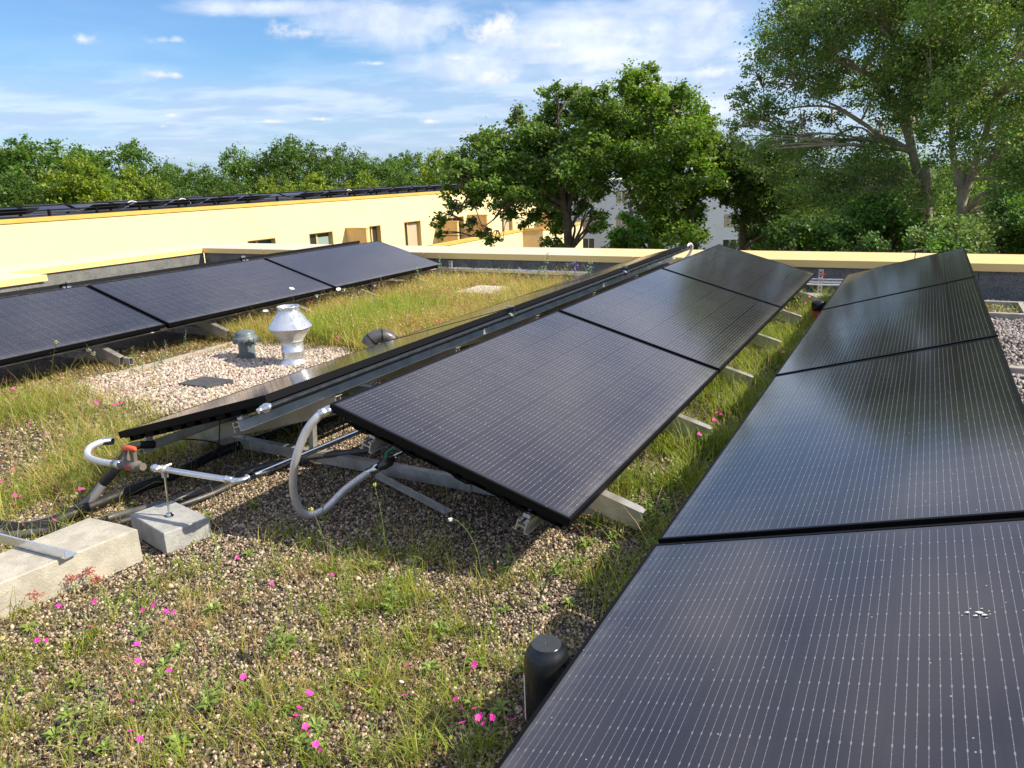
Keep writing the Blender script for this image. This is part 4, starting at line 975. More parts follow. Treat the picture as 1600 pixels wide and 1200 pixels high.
GA = generic(1, 26000, .30, (.10, .185, .028), 13, 6.0); GB = generic(2, 26000, .30, (.085, .150, .030), 14, 6.5); GC = generic(3, 26000, .30, (.19, .26, .028), 11, 5.5); GD = generic(4, 26000, .30, (.12, .21, .04), 12, 5.0, 1.1)
GN = generic(5, 30000, .21, (.09, .16, .035), 12, 5.5); GP = generic(6, 30000, .19, (.14, .225, .045), 12, 5.5)
used = set(); srand = random.Random(5)
Hs = {id(GA): (13, 6.0), id(GB): (14, 6.5), id(GC): (11, 5.5), id(GD): (12, 5.0), id(GN): (12, 5.5), id(GP): (12, 5.5)}
def far_tree(g, px, py, halfw, dist, label, group, cat='tree'):
    top = atd(px, py, dist); h, rad = Hs[id(g)]
    hs = (top[2]-GZ)/(h+.3); rs = halfw*(1.18 if dist > 78 else 1)/(F_PX/dist)/rad
    if id(g) in used: o = copy_tree(g)
    else: o = g; used.add(id(g))
    o.location = (top[0], top[1], GZ); o.rotation_euler = (0, 0, srand.uniform(0, 6.28)); o.scale = (rs, rs, hs)
    tag(o, label, cat, group); return o
FG = 'trees of the wood behind the yellow building'
for (g, px, py, hw, dist, lb) in (
    (GA, 45, 208, 82, 92, 'full green tree at the left picture edge of the wood'), (GB, -30, 215, 60, 100, 'dark tree cut by the left picture edge'),
    (GA, 178, 214, 66, 104, 'round grey-green tree second from the left on the skyline'), (GC, 135, 250, 68, 80, 'yellow-green tree low at the left, before the round skyline tree'),
    (GC, 215, 262, 46, 82, 'small yellow-green tree right of the larger yellow one'), (GD, 268, 246, 46, 96, 'mid green tree below the dip in the skyline'),
    (GD, 362, 224, 46, 98, 'light topped tree just left of the highest dark crowns'), (GB, 322, 252, 60, 88, 'dark low tree in the middle of the left wood'),
    (GB, 450, 205, 72, 100, 'tallest dark tree at the middle of the left skyline'), (GB, 530, 220, 56, 104, 'dark tree right of the tallest skyline crown'),
    (GA, 592, 238, 46, 100, 'green tree where the left skyline drops'), (GC, 480, 274, 60, 82, 'pale yellow-green tree under the tallest dark crowns'),
    (GC, 412, 280, 46, 80, 'low yellowish tree right above the far panels'), (GC, 555, 272, 48, 84, 'yellow-green tree at the right of the low front trees'),
    (GA, 640, 232, 44, 112, 'distant tree with a pointed top left of the oak'), (GC, 690, 236, 56, 92, 'yellow-green tree half behind the oak'),
    (GB, 745, 226, 60, 105, 'dark tree immediately behind the left side of the oak'), (GD, 660, 262, 44, 90, 'small green tree under the yellowish one by the oak'),
    (GB, 255, 275, 60, 84, 'dark low tree above the left part of the far panels'), (GB, 5, 262, 60, 84, 'dark low tree under the full tree at the left edge'), (GB, 620, 262, 50, 94, 'dark low tree between the front yellow trees and the oak'),
    (GA, 100, 236, 50, 98, 'green tree filling the dip between the first two skyline crowns'), (GD, 720, 250, 40, 100, 'narrow tree against the left flank of the oak')):
    far_tree(g, px, py, hw, dist, lb, FG)
RG = 'trees closing the view behind the poplars'
for (g, px, py, hw, dist, lb) in ((GN, 1245, 240, 88, 44, 'dark tree behind the left ends of the poplar branches'), (GN, 1330, 236, 120, 42, 'dark dense tree behind the leaning poplar'), (GP, 1480, 215, 120, 44, 'green dense tree showing between the poplar trunks'),
    (GN, 1420, 255, 90, 36, 'low dark tree left of the leaning poplar trunk'), (GP, 1590, 190, 110, 40, 'bright tree at the right edge behind the split poplar'), (GN, 1690, 150, 130, 42, 'dark tree cut by the right picture edge'),
    (GN, 1260, 262, 90, 34, 'dark low tree under the longest poplar branch'), (GP, 1560, 255, 90, 33, 'light tree low behind the split poplar'), (GB, 880, 270, 60, 110, 'dark tree far behind the oak, left of the white building'), (GB, 1000, 262, 80, 112, 'dark tree beyond the white building')):
    far_tree(g, px, py, hw, dist, lb, RG)
SGp = 'shrubs just beyond the parapet'
for (px, py, hw, dist, lb, cc, n, sz) in ((1495, 345, 62, 19, 'soft pale green bush under the split poplar trunk', (.105, .165, .055), 15000, .075), (1390, 300, 66, 22, 'bright bush just left of the leaning trunk base', (.06, .13, .022), 13000, .09), (1300, 352, 50, 21, 'mid green bush between the dark oak and the leaning trunk', (.055, .115, .022), 12000, .09),
    (1235, 345, 48, 20, 'low bush at the foot of the dark oak', (.05, .10, .022), 8000, .09), (1575, 312, 66, 21, 'bush at the right edge above the yellow cap', (.075, .15, .03), 13000, .085), (1640, 300, 60, 20, 'bush mostly outside the right edge', (.06, .12, .025), 7000, .09), (1440, 372, 44, 18.5, 'low leafy bush in front of both poplars', (.07, .14, .03), 9000, .08), (1120, 398, 22, 22, 'small bright bush near the tip of the centre row', (.085, .17, .025), 5000, .09), (1340, 385, 50, 19, 'dark low hedge bush above the cap joint', (.04, .085, .02), 9000, .085)):
    rr = random.Random(px); bl = []
    for k in range(10): bl.append((px+rr.uniform(-.8, .8)*hw, py+rr.uniform(.15, 1.1)*hw, hw*rr.uniform(.3, .5), rr.uniform(-1.2, 1.2)))
    bl.append((px, py+hw*.35, hw*.45, 0))
    for q in (-.6, 0, .6): bl.append((px+q*hw, py+hw*1.5, hw*.55, 0))
    tree_px(lb, dist, (px, py+60), [([(px, 1400), (px+1, py+hw*1.5)], .05, .015)], bl, n, sz, tuple(v*1.30 for v in cc), M['bark'], cat='shrub', group=SGp, sub=10, tight=.4)

# ---------------------------------------------------------------- pebbles
rng = np.random.default_rng(21)
ph = (1+5**.5)/2
ICO = np.array([(-1, ph, 0), (1, ph, 0), (-1, -ph, 0), (1, -ph, 0), (0, -1, ph), (0, 1, ph), (0, -1, -ph), (0, 1, -ph), (ph, 0, -1), (ph, 0, 1), (-ph, 0, -1), (-ph, 0, 1)], float); ICO /= np.linalg.norm(ICO[0])
ICF = np.array([(0, 11, 5), (0, 5, 1), (0, 1, 7), (0, 7, 10), (0, 10, 11), (1, 5, 9), (5, 11, 4), (11, 10, 2), (10, 7, 6), (7, 1, 8), (3, 9, 4), (3, 4, 2), (3, 2, 6), (3, 6, 8), (3, 8, 9), (4, 9, 5), (2, 4, 11), (6, 2, 10), (8, 6, 7), (9, 8, 1)])
def stones(name, X, Y, rad, pal, smooth=False):
    n = len(X); S = rad[:, None]*rng.uniform(.65, 1.25, (n, 3)); S[:, 2] *= .8
    q = rng.normal(size=(n, 4)); q /= np.linalg.norm(q, axis=1)[:, None]; a, b, c, d = q.T
    Rm = np.stack([np.stack([1-2*(c*c+d*d), 2*(b*c-a*d), 2*(b*d+a*c)], 1), np.stack([2*(b*c+a*d), 1-2*(b*b+d*d), 2*(c*d-a*b)], 1), np.stack([2*(b*d-a*c), 2*(c*d+a*b), 1-2*(b*b+c*c)], 1)], 1)
    base = ICO[None]*S[:, None, :]*rng.uniform(.85, 1.12, (n, 12, 1))
    V = np.einsum('nij,nkj->nki', Rm, base); V[:, :, 0] += X[:, None]; V[:, :, 1] += Y[:, None]; V[:, :, 2] += (ground_h(X, Y)+rad*rng.uniform(-.1, .55, n))[:, None]
    Fq = (ICF[None]+12*np.arange(n)[:, None, None]).reshape(-1, 3)
    pal = np.array(pal)*(np.array([1.34, 1.24, 1.13]) if name == 'lava_gravel' else np.array([.94, .98, .96])); w_ = rng.integers(0, len(pal), n); c = pal[w_]*rng.uniform(.75, 1.25, (n, 1))
    return tag(npmesh(name, V.reshape(-1, 3), Fq, M['stone'], np.repeat(c, 12, 0), smooth=smooth), kind='stuff')
def inpoly(X, Y, poly):
    r_ = np.zeros(len(X), bool); j = len(poly)-1
    for i in range(len(poly)):
        xi, yi = poly[i]; xj, yj = poly[j]
        with np.errstate(divide='ignore', invalid='ignore'):
            cnd = ((yi > Y) != (yj > Y)) & (X < (xj-xi)*(Y-yi)/(yj-yi+1e-12)+xi)
        r_ ^= cnd; j = i
    return r_
SLABS = [[(-2.767, 1.775), (-3.06, 1.765), (-3.115, .80), (-2.90, .77), (-2.835, 1.262)], [(-3.031, 1.923), (-2.713, 1.853), (-2.664, 2.049), (-2.986, 2.108)], [(-4.98, 3.734), (-4.686, 3.751), (-4.643, 3.979), (-4.95, 3.965)]]
def free(X, Y):
    ok = np.ones(len(X), bool)
    for p in SLABS: ok &= ~inpoly(X, Y, p)
    return ok
DARK = [(.40, .35, .29), (.46, .41, .35), (.30, .26, .21), (.24, .20, .165), (.36, .31, .24), (.085, .070, .060), (.11, .09, .075), (.06, .05, .046), (.14, .115, .095), (.20, .175, .145), (.33, .29, .24), (.10, .075, .062), (.17, .14, .12), (.085, .070, .060)]
n = 185000; X = rng.uniform(-3.9, -.45, n); Y = rng.uniform(.55, 4.0, n); k = free(X, Y) & ~((X > -1.9) & (Y > 3.3)); X, Y = X[k], Y[k]
stones('lava_gravel', X, Y, (.0026+.0052*rng.random(len(X))**1.6)*(1+.8*(rng.random(len(X)) > .975)), DARK)
n = 38000; X = rng.uniform(-6.6, -.4, n); Y = rng.uniform(3.2, 9.4, n); k = free(X, Y); X, Y = X[k], Y[k]
stones('lava_gravel', X, Y, rng.uniform(.006, .012, len(X)), DARK)
n = 16000; X = rng.uniform(-6.6, -3.3, n); Y = rng.uniform(1.2, 3.4, n); k = free(X, Y); X, Y = X[k], Y[k]
stones('lava_gravel', X, Y, rng.uniform(.005, .011, len(X)), DARK+[(.3, .26, .2)])
# pale pebbles round the vents
pp = [(-5.85, 3.30), (-5.80, 5.20), (-5.2, 5.38), (-4.3, 5.2), (-3.6, 4.9), (-3.4, 4.0), (-4.1, 3.45), (-4.8, 3.25)]
n = 26000; X = rng.uniform(-5.8, -3.3, n); Y = rng.uniform(3.1, 5.5, n); k = inpoly(X+.16*np.sin(Y*7+X*3)+.10*rng.normal(size=n), Y+.14*np.sin(X*8)+.10*rng.normal(size=n), pp) & free(X, Y) & (X < -3.3); X, Y = X[k], Y[k]
stones('pale_pebbles', X, Y, rng.uniform(.008, .017, len(X)), [(.50, .42, .36), (.56, .48, .42), (.48, .36, .31), (.38, .29, .26), (.55, .44, .34), (.28, .23, .21), (.60, .54, .49), (.44, .33, .30)])
# grey-violet pebbles on the right
n = 16000; X = rng.uniform(.35, 2.6, n); Y = rng.uniform(4.6, 9.5, n)**1.0; k = ~((Y > 8.47) & (Y < 9.12) & (X < .92) & (rng.random(n) < .8)); X, Y = X[k], Y[k]
stones('grey_pebbles', X, Y, rng.uniform(.010, .021, len(X)), [(.30, .26, .26), (.38, .33, .32), (.22, .19, .20), (.45, .41, .39), (.26, .21, .20)])

# ---------------------------------------------------------------- grass
def blades(X, Y, H, Wd, lean, colr, hz=None):
    n = len(X); a = rng.uniform(0, 2*np.pi, n); ax = np.stack([np.cos(a), np.sin(a)], 1); pr = np.stack([-np.sin(a+rng.normal(size=n)*.5), np.cos(a+rng.normal(size=n)*.5)], 1)
    z0 = ground_h(X, Y)-.005; V = np.zeros((n, 4, 2, 3)); ts = (0, .38, .72, 1.0); ws = (1, .85, .55, .12)
    for i, (t, w_) in enumerate(zip(ts, ws)):
        off = lean*H*t**1.8; cx = X+ax[:, 0]*off; cy = Y+ax[:, 1]*off; cz = z0+H*t*np.sqrt(np.clip(1-(lean*t*.7)**2, .1, 1))
        for sgn, j in ((-1, 0), (1, 1)):
            V[:, i, j, 0] = cx+pr[:, 0]*Wd*w_*sgn; V[:, i, j, 1] = cy+pr[:, 1]*Wd*w_*sgn; V[:, i, j, 2] = cz
    q = np.array([(0, 1, 3, 2), (2, 3, 5, 4), (4, 5, 7, 6)]); Fq = (q[None]+8*np.arange(n)[:, None, None]).reshape(-1, 4)
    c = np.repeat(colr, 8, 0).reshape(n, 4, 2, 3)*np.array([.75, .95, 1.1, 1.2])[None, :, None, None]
    return V.reshape(-1, 3), Fq, np.clip(c.reshape(-1, 3), 0, 1)
GREEN = np.array([(.14, .22, .03), (.17, .25, .035), (.22, .28, .045), (.11, .18, .03)]); LIME = np.array([(.28, .36, .045), (.33, .39, .05), (.21, .30, .04)])
STRAW = np.array([(.56, .44, .18), (.46, .34, .14), (.62, .53, .28), (.38, .28, .13)]); OLIVE = np.array([(.28, .29, .07), (.34, .33, .09), (.40, .36, .11), (.22, .24, .06)]); RUST = np.array([(.32, .13, .07), (.26, .12, .07)])
def grass_patch(name, tx, ty, nb, spread, hmin, hmax, pals, wd=.0014, lean=(.15, .9)):
    n = len(tx); k = rng.integers(int(nb*.5), int(nb*1.5)+1, n); X = np.repeat(tx, k); Y = np.repeat(ty, k); hh = np.repeat(rng.uniform(.55, 1.2, n), k)
    m_ = len(X); X = X+rng.normal(size=m_)*spread; Y = Y+rng.normal(size=m_)*spread
    pick = np.repeat(rng.random(n), k)*.75+rng.random(m_)*.25; colr = np.zeros((m_, 3)); tot = sum(p[1] for p in pals); acc = 0
    for pal, w_ in pals:
        s = (pick >= acc/tot) & (pick < (acc+w_)/tot+1e-9); colr[s] = pal[rng.integers(0, len(pal), s.sum())]; acc += w_
    colr *= rng.uniform(.8, 1.2, (m_, 1))
    H = rng.uniform(hmin, hmax, m_)*hh; ok = free(X, Y); X, Y, H, colr = X[ok], Y[ok], H[ok], colr[ok]
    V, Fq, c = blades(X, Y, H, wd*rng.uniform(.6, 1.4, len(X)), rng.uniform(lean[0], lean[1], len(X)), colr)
    return tag(npmesh(name, V, Fq, M['grass'], c), kind='stuff')
def fnoise(X, Y, f, seed):
    r_ = np.random.default_rng(seed); s = 0
    for i in range(7):
        a = r_.uniform(0, 6.28); k = f*r_.uniform(.6, 1.8); s = s+np.sin(k*(X*np.cos(a)+Y*np.sin(a))+r_.uniform(0, 6.28))
    return s/3.2
def scatter(n, x0, x1, y0, y1, dens):
    X = rng.uniform(x0, x1, n); Y = rng.uniform(y0, y1, n); k = (rng.random(n) < dens(X, Y)) & free(X, Y); return X[k], Y[k]
def pxblobs(lst, z=0.0):
    return [(atz(px, py, z)[0], atz(px, py, z)[1], r_, w_) for (px, py, r_, w_) in lst]
def blobfield(X, Y, bl):
    s = np.zeros(len(X))
    for (bx, by, r_, w_) in bl: s = np.maximum(s, w_*np.exp(-((X-bx)**2+(Y-by)**2)/(r_*r_)))
    return s
# foreground: patches read off the photograph, bare gravel between
fgreen = pxblobs([(150, 985, .13, .9), (110, 1000, .16, .7), (20, 1040, .16, .9), (30, 1150, .18, .9), (250, 1150, .15, .7), (200, 1180, .25, .7), (600, 960, .20, 1), (660, 930, .18, 1), (560, 1000, .12, .6), (660, 1020, .20, .9), (620, 1100, .25, .9), (700, 1060, .22, .8), (720, 1180, .25, .9), (480, 1060, .16, .8), (440, 900, .10, .5), (470, 850, .12, .6), (560, 880, .16, .8), (640, 890, .16, .8), (700, 900, .12, .6), (290, 910, .12, .6), (270, 1120, .12, .7), (780, 920, .12, .6), (380, 1150, .2, .5), (770, 1100, .1, .8), (880, 900, .08, .4), (330, 930, .1, .5), (0, 960, .1, .8), (560, 1170, .25, .7), (80, 1080, .14, .5)])
fstraw = pxblobs([(315, 985, .14, 1), (350, 960, .10, .9), (280, 1000, .10, .9), (420, 1040, .12, .7), (210, 1040, .18, .8), (530, 900, .10, .6), (490, 905, .08, .6), (110, 930, .1, .5), (480, 1090, .2, .6), (740, 960, .1, .4), (620, 1040, .2, .5), (130, 1130, .2, .6), (330, 1180, .25, .6), (60, 1160, .2, .4), (650, 1150, .2, .5)])
tx, ty = scatter(11000, -3.3, -.45, .6, 2.6, lambda X, Y: np.clip(blobfield(X, Y, fgreen)*.62*(fnoise(X, Y, 22, 1) > -.12), 0, 1))
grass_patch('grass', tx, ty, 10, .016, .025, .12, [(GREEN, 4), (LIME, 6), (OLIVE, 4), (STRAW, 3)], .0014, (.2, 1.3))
tx, ty = scatter(9000, -3.3, -.45, .6, 2.4, lambda X, Y: np.clip(blobfield(X, Y, fstraw)*.75*(fnoise(X, Y, 20, 4) > -.4), 0, 1))
grass_patch('dry_grass', tx, ty, 9, .02, .02, .085, [(STRAW, 7), (OLIVE, 3), (RUST, 1)], .0010, (.5, 1.3))
tx, ty = scatter(6000, -3.6, -.45, .6, 3.0, lambda X, Y: np.clip(.10+.45*fnoise(X, Y, 5, 17), .05, .6))
grass_patch('sparse_grass', tx, ty, 5, .02, .015, .06, [(GREEN, 3), (STRAW, 3), (OLIVE, 3), (RUST, 1)], .0011, (.3, 1.3))
# left meadow
def dl(X, Y): return np.clip(.35+.75*fnoise(X, Y, 5, 3), .04, 1)*(1-.93*inpoly(X, Y, pp))*(Y < 3.75+.2*np.sin(X*5))*(~((Y > 3.0) & (X < -5.7)))*(1-.75*((X > -3.62) & (Y > 1.9)))
tx, ty = scatter(7000, -6.6, -3.12, 1.2, 4.0, dl)
grass_patch('meadow_grass', tx, ty, 11, .03, .06, .20, [(OLIVE, 4), (GREEN, 2), (LIME, 3), (STRAW, 5)], .0016, (.3, 1.3))
# far meadow between the rows
tx, ty = scatter(12000, -6.2, -3.35, 5.1, 9.3, lambda X, Y: np.clip(.55+.6*fnoise(X, Y, 4, 5), .12, 1)*~((X > -5.25) & (X < -4.55) & (Y > 7.95) & (Y < 8.75)))
grass_patch('meadow_grass', tx, ty, 10, .035, .08, .25, [(OLIVE, 4), (LIME, 3), (STRAW, 6), (RUST, 1.5), (GREEN, 1)], .0020, (.3, 1.3))
tx, ty = scatter(1500, -5.4, -4.5, 5.2, 7.0, lambda X, Y: np.full(len(X), .6))
grass_patch('meadow_grass', tx, ty, 12, .03, .15, .30, [(LIME, 5), (GREEN, 2), (OLIVE, 2)], .002)
# low brownish growth along the left row
tx, ty = scatter(2600, -6.5, -5.6, 2.8, 6.5, lambda X, Y: np.full(len(X), .5))
grass_patch('low_growth', tx, ty, 8, .03, .02, .07, [(OLIVE, 3), (STRAW, 3), (RUST, 1), (GREEN, 1)], .002, (.4, 1.3))
# gully between centre and right-hand rows
def dg(X, Y): return np.where(X > -.95-.06*np.sin(Y*6), .5+.65*fnoise(X, Y, 7, 9), .2+.45*fnoise(X, Y, 8, 8))*np.clip((Y-2.1)/.4, 0, 1)*(1-.6*((Y < 3.2) & (X < -.85)))
tx, ty = scatter(9500, -1.22, -.25, 1.9, 9.2, dg)
grass_patch('gully_grass', tx, ty, 10, .035, .04, .20, [(GREEN, 5), (LIME, 5), (OLIVE, 3), (STRAW, 1)], .0017, (.2, 1.2))
tx, ty = scatter(2200, -3.7, -1.15, 2.7, 9.2, lambda X, Y: np.full(len(X), .4))
grass_patch('shade_grass', tx, ty, 7, .03, .03, .11, [(GREEN, 5), (OLIVE, 3), (STRAW, 1)], .0018)
tx, ty = scatter(500, .5, 1.3, 8.5, 9.1, lambda X, Y: np.full(len(X), .6))
grass_patch('kerb_grass', tx, ty, 7, .03, .02, .06, [(OLIVE, 3), (GREEN, 2)], .002)

for (n, x0, x1, y0, y1, hh) in ((520, -3.4, -.6, .6, 2.5, .20), (1500, -6.5, -3.2, 1.2, 3.9, .32), (2600, -6.2, -3.35, 5.1, 9.3, .40), (420, -1.15, -.5, 2.3, 9, .28)):
  X, Y = scatter(n, x0, x1, y0, y1, lambda X, Y: np.full(len(X), .8)*(1-inpoly(X, Y, pp))); m_ = len(X)
  V, Fq, c = blades(X, Y, rng.uniform(hh*.45, hh, m_), np.full(m_, .0009+.0006*(y1 > 4)), rng.uniform(.1, 1.4, m_), np.array([(.50, .42, .22), (.42, .20, .12), (.30, .34, .09), (.34, .36, .12)])[rng.integers(0, 4, m_)])
  tag(npmesh('dry_stalks', V, Fq, M['grass'], c), kind='stuff')
def specks(name, n, x0, x1, y0, y1, z0, z1, size, pals, dens):
    X, Y = scatter(n, x0, x1, y0, y1, dens); m_ = len(X); Z = ground_h(X, Y)+rng.uniform(z0, z1, m_)
    V, Fq, c = leaf_cloud(np.stack([X, Y, Z], 1), size, (.1, .1, .1), 0, 0, 1.0); pals = np.array(pals)
    c = np.repeat(pals[rng.integers(0, len(pals), m_)]*rng.uniform(.8, 1.2, (m_, 1)), 4, 0)
    return tag(npmesh(name, V, Fq, M['grass'], c), kind='stuff')
FL = [(.55, .48, .24), (.62, .56, .36), (.50, .16, .16), (.48, .22, .14), (.60, .10, .26), (.34, .40, .08), (.40, .46, .12), (.5, .4, .16)]
specks('meadow_flowers', 16000, -6.2, -3.35, 5.2, 9.2, .07, .24, .016, FL, lambda X, Y: np.full(len(X), .9))
specks('meadow_flowers', 9000, -6.5, -3.2, 1.2, 3.9, .05, .18, .012, FL, dl)
specks('stonecrop', 5000, -5.6, -3.5, 3.2, 5.4, .006, .05, .014, [(.50, .12, .18), (.46, .14, .10), (.30, .30, .08), (.55, .2, .3)], lambda X, Y: np.clip(-.05+.8*fnoise(X, Y, 3, 77)+.5*(X > -4.3), 0, .8))
specks('gully_flowers', 3000, -1.1, -.3, 2.2, 9.1, .05, .15, .010, [(.30, .40, .06), (.2, .3, .05), (.4, .42, .1)], dg)
specks('stem_leaves', 5200, -3.4, -.45, .6, 2.6, .01, .10, .013, [(.26, .36, .05), (.34, .40, .07), (.16, .26, .04), (.45, .38, .16), (.5, .2, .14)], lambda X, Y: np.clip(.9*blobfield(X, Y, fgreen)*(fnoise(X, Y, 22, 1) > -.2)+.15, 0, 1))
specks('moss', 26000, -3.4, -.45, .6, 2.9, .004, .022, .010, [(.13, .17, .03), (.20, .22, .05), (.25, .22, .09), (.30, .13, .07), (.10, .14, .03)], lambda X, Y: np.clip(.05+.8*blobfield(X, Y, fgreen)+.6*blobfield(X, Y, fstraw)+.25*fnoise(X, Y, 6, 31), 0, 1))
specks('moss', 30000, -6.5, -3.2, 1.2, 9.2, .004, .04, .016, [(.16, .20, .04), (.24, .24, .07), (.34, .28, .12), (.34, .14, .08)], lambda X, Y: 1-.9*inpoly(X, Y, pp))
# ---------------------------------------------------------------- single plants
def stem_mesh(b, pts, r0, r1, n=5):
    P = spline(pts, 5); b.tube(P, [r0+(r1-r0)*i/(len(P)-1) for i in range(len(P))], n, cap=False)
def leaf_quad(b, base, d, length, width, droop=.3):
    d = Vector(d).normalized(); s = d.cross(Vector((0, 0, 1))); s = s.normalized() if s.length > .01 else Vector((1, 0, 0)); p = Vector(base)
    m1 = p+d*length*.45+Vector((0, 0, length*.06)); t = p+d*length+Vector((0, 0, -length*droop))
    b.add([p, m1+s*width/2, m1-Vector((0, 0, width*.12)), m1-s*width/2, t], [(0, 2, 1), (0, 3, 2), (1, 2, 4), (2, 3, 4)])
def flower(b, c, r_, n=5, k=1, tilt=.3):
    c = Vector(c); b.k = k; up = Vector((rnd.uniform(-tilt, tilt), rnd.uniform(-tilt, tilt), 1)).normalized(); a = up.orthogonal().normalized(); e = up.cross(a); ph0 = rnd.random()*6
    for i in range(n):
        t = ph0+2*math.pi*i/n; d1 = a*math.cos(t)+e*math.sin(t); s1 = a*-math.sin(t)+e*math.cos(t)
        b.add([c, c+d1*r_*.7+s1*r_*.42+up*r_*.15, c+d1*r_+up*r_*.1, c+d1*r_*.7-s1*r_*.42+up*r_*.15], [(0, 1, 2, 3)])
    b.k = 0; b.tube([c-up*r_*.9, c], [r_*.12, r_*.25], 5, cap=False)
# carnations
cars = []
for v in range(6):
    b = MB(); h = rnd.uniform(.10, .19); e = Vector((rnd.uniform(-.05, .05), rnd.uniform(-.05, .05), h))
    stem_mesh(b, [(0, 0, 0), e*.5+Vector((.01, .005, 0)), e], .0011, .0008)
    flower(b, e, .0095+.003*rnd.random(), 5, 1, .7)
    if v % 2: e2 = e*.9+Vector((.02, -.012, .004)); stem_mesh(b, [e*.6, e2], .0009, .0007, 4); flower(b, e2, .0075, 5, 1, .8)
    for q in range(3): leaf_quad(b, e*(.1+.22*q), (rnd.uniform(-1, 1), rnd.uniform(-1, 1), .8), .035, .003)
    me = b.build('carnation', [M['stem'], M['petal'] if v < 4 else M['petal_pink']]); cars.append(me)
CG = 'magenta carnations flowering over the roof meadow'; n_c = [0]
def put_car(x, y, s=1.0, v=None):
    src = cars[rnd.randrange(6) if v is None else v]; i = cars.index(src)
    if src.get('label'): o = src.copy(); col.objects.link(o)
    else: o = src
    o.location = (x, y, float(ground_h(np.array([x]), np.array([y]))[0])); o.rotation_euler = (0, 0, rnd.random()*6.28); o.scale = (s, s, s)
    tag(o, 'single magenta wild carnation standing in the roof meadow', 'flower', CG); n_c[0] += 1
for (px, py) in ((232, 950), (245, 952), (262, 957), (185, 980), (67, 995), (150, 1007), (149, 960), (222, 1032), (211, 1040), (265, 1035), (254, 989), (205, 1057), (54, 1051), (375, 1091), (452, 1111), (434, 1127), (484, 1127), (484, 1141), (452, 1136), (501, 1154), (752, 1108), (749, 1114), (753, 1120), (756, 1126), (765, 1140), (767, 1143), (747, 1172), (795, 1142), (627, 1055), (172, 1160), (197, 1100), (246, 1140), (645, 1122), (388, 862), (512, 884), (427, 902), (82, 940), (65, 960), (225, 970), (750, 1053), (91, 845), (75, 812), (32, 812)):
    p = atz(px, py, .11); put_car(p[0], p[1], rnd.uniform(.8, 1.0), rnd.randrange(4))
while n_c[0] < 235:
    r_ = rnd.random()
    if r_ < .62: x, y = rnd.uniform(-6.3, -3.2), rnd.uniform(1.3, 3.9)
    elif r_ < .9: x, y = rnd.uniform(-6.0, -3.4), rnd.uniform(4.2, 9.0)
    else: x, y = rnd.uniform(-1.05, -.7), rnd.uniform(3, 8.6)
    A_ = np.array([x]); B2 = np.array([y])
    if inpoly(A_, B2, pp)[0] and x < -4.4: continue
    if x > -3.6 and 1.9 < y < 4 and rnd.random() < .8: continue
    if free(A_, B2)[0]: put_car(x, y, rnd.uniform(.8, 1.15))
# leafy weeds
weeds = []
for v in range(5):
    b = MB(); n_ = rnd.randint(9, 15)
    if v < 3:
        for q in range(n_): a = q*2.4; leaf_quad(b, (0, 0, .004+.001*q), (math.cos(a), math.sin(a), .5+.06*q), rnd.uniform(.03, .055), rnd.uniform(.010, .016), .35)
    else:
        e = Vector((rnd.uniform(-.04, .04), rnd.uniform(-.04, .04), rnd.uniform(.10, .16))); stem_mesh(b, [(0, 0, 0), e*.5, e], .0016, .001)
        for q in range(n_+4): a = q*2.4; f = q/(n_+4); leaf_quad(b, e*f, (math.cos(a), math.sin(a), .8), .045*(1-.5*f), .010, .25)
    weeds.append(b.build('weed', [M['weed1'] if 'weed1' in M else M.setdefault('weed1', simple('weed_leaf', (.19, .27, .045), .55, 0, .25, 40)), M['weed1']]))
WG = 'small leafy weeds in the gravel'; n_w = 0
wpts = [(rnd.uniform(40, 800), rnd.uniform(860, 1190)) for _ in range(46)]+[(rnd.uniform(900, 1250), rnd.uniform(470, 860)) for _ in range(170)]+[(870, 905), (905, 880), (790, 965), (540, 945), (505, 955), (690, 1000), (715, 990), (765, 1000), (610, 960), (320, 810), (345, 905), (210, 790), (390, 870), (1010, 790), (985, 880), (1090, 700), (1120, 650), (890, 950), (510, 820), (740, 850), (830, 1085), (850, 960), (470, 1170), (290, 1175), (40, 1080), (660, 1170), (180, 950), (440, 900), (750, 760), (330, 700), (590, 890), (930, 910), (960, 860), (1050, 760), (560, 1190), (120, 1070), (395, 795), (285, 750), (1240, 480), (1225, 500), (1255, 470), (1215, 520)]
for (px, py) in wpts:
    p = atz(px, py, 0); src = weeds[rnd.randrange(5)]
    if px > 880 and not (-1.15 < p[0] < -.72): continue
    if not free(np.array([p[0]]), np.array([p[1]]))[0]: continue
    if src.get('label'): o = src.copy(); col.objects.link(o)
    else: o = src
    s = rnd.uniform(.7, 1.3)*(2.0 if py < 530 else 1); o.location = (p[0], p[1], float(ground_h(p[0], p[1]))); o.rotation_euler = (0, 0, rnd.random()*6.28); o.scale = (s, s, s)
    tag(o, 'small leafy green weed growing out of the gravel', 'weed', WG)
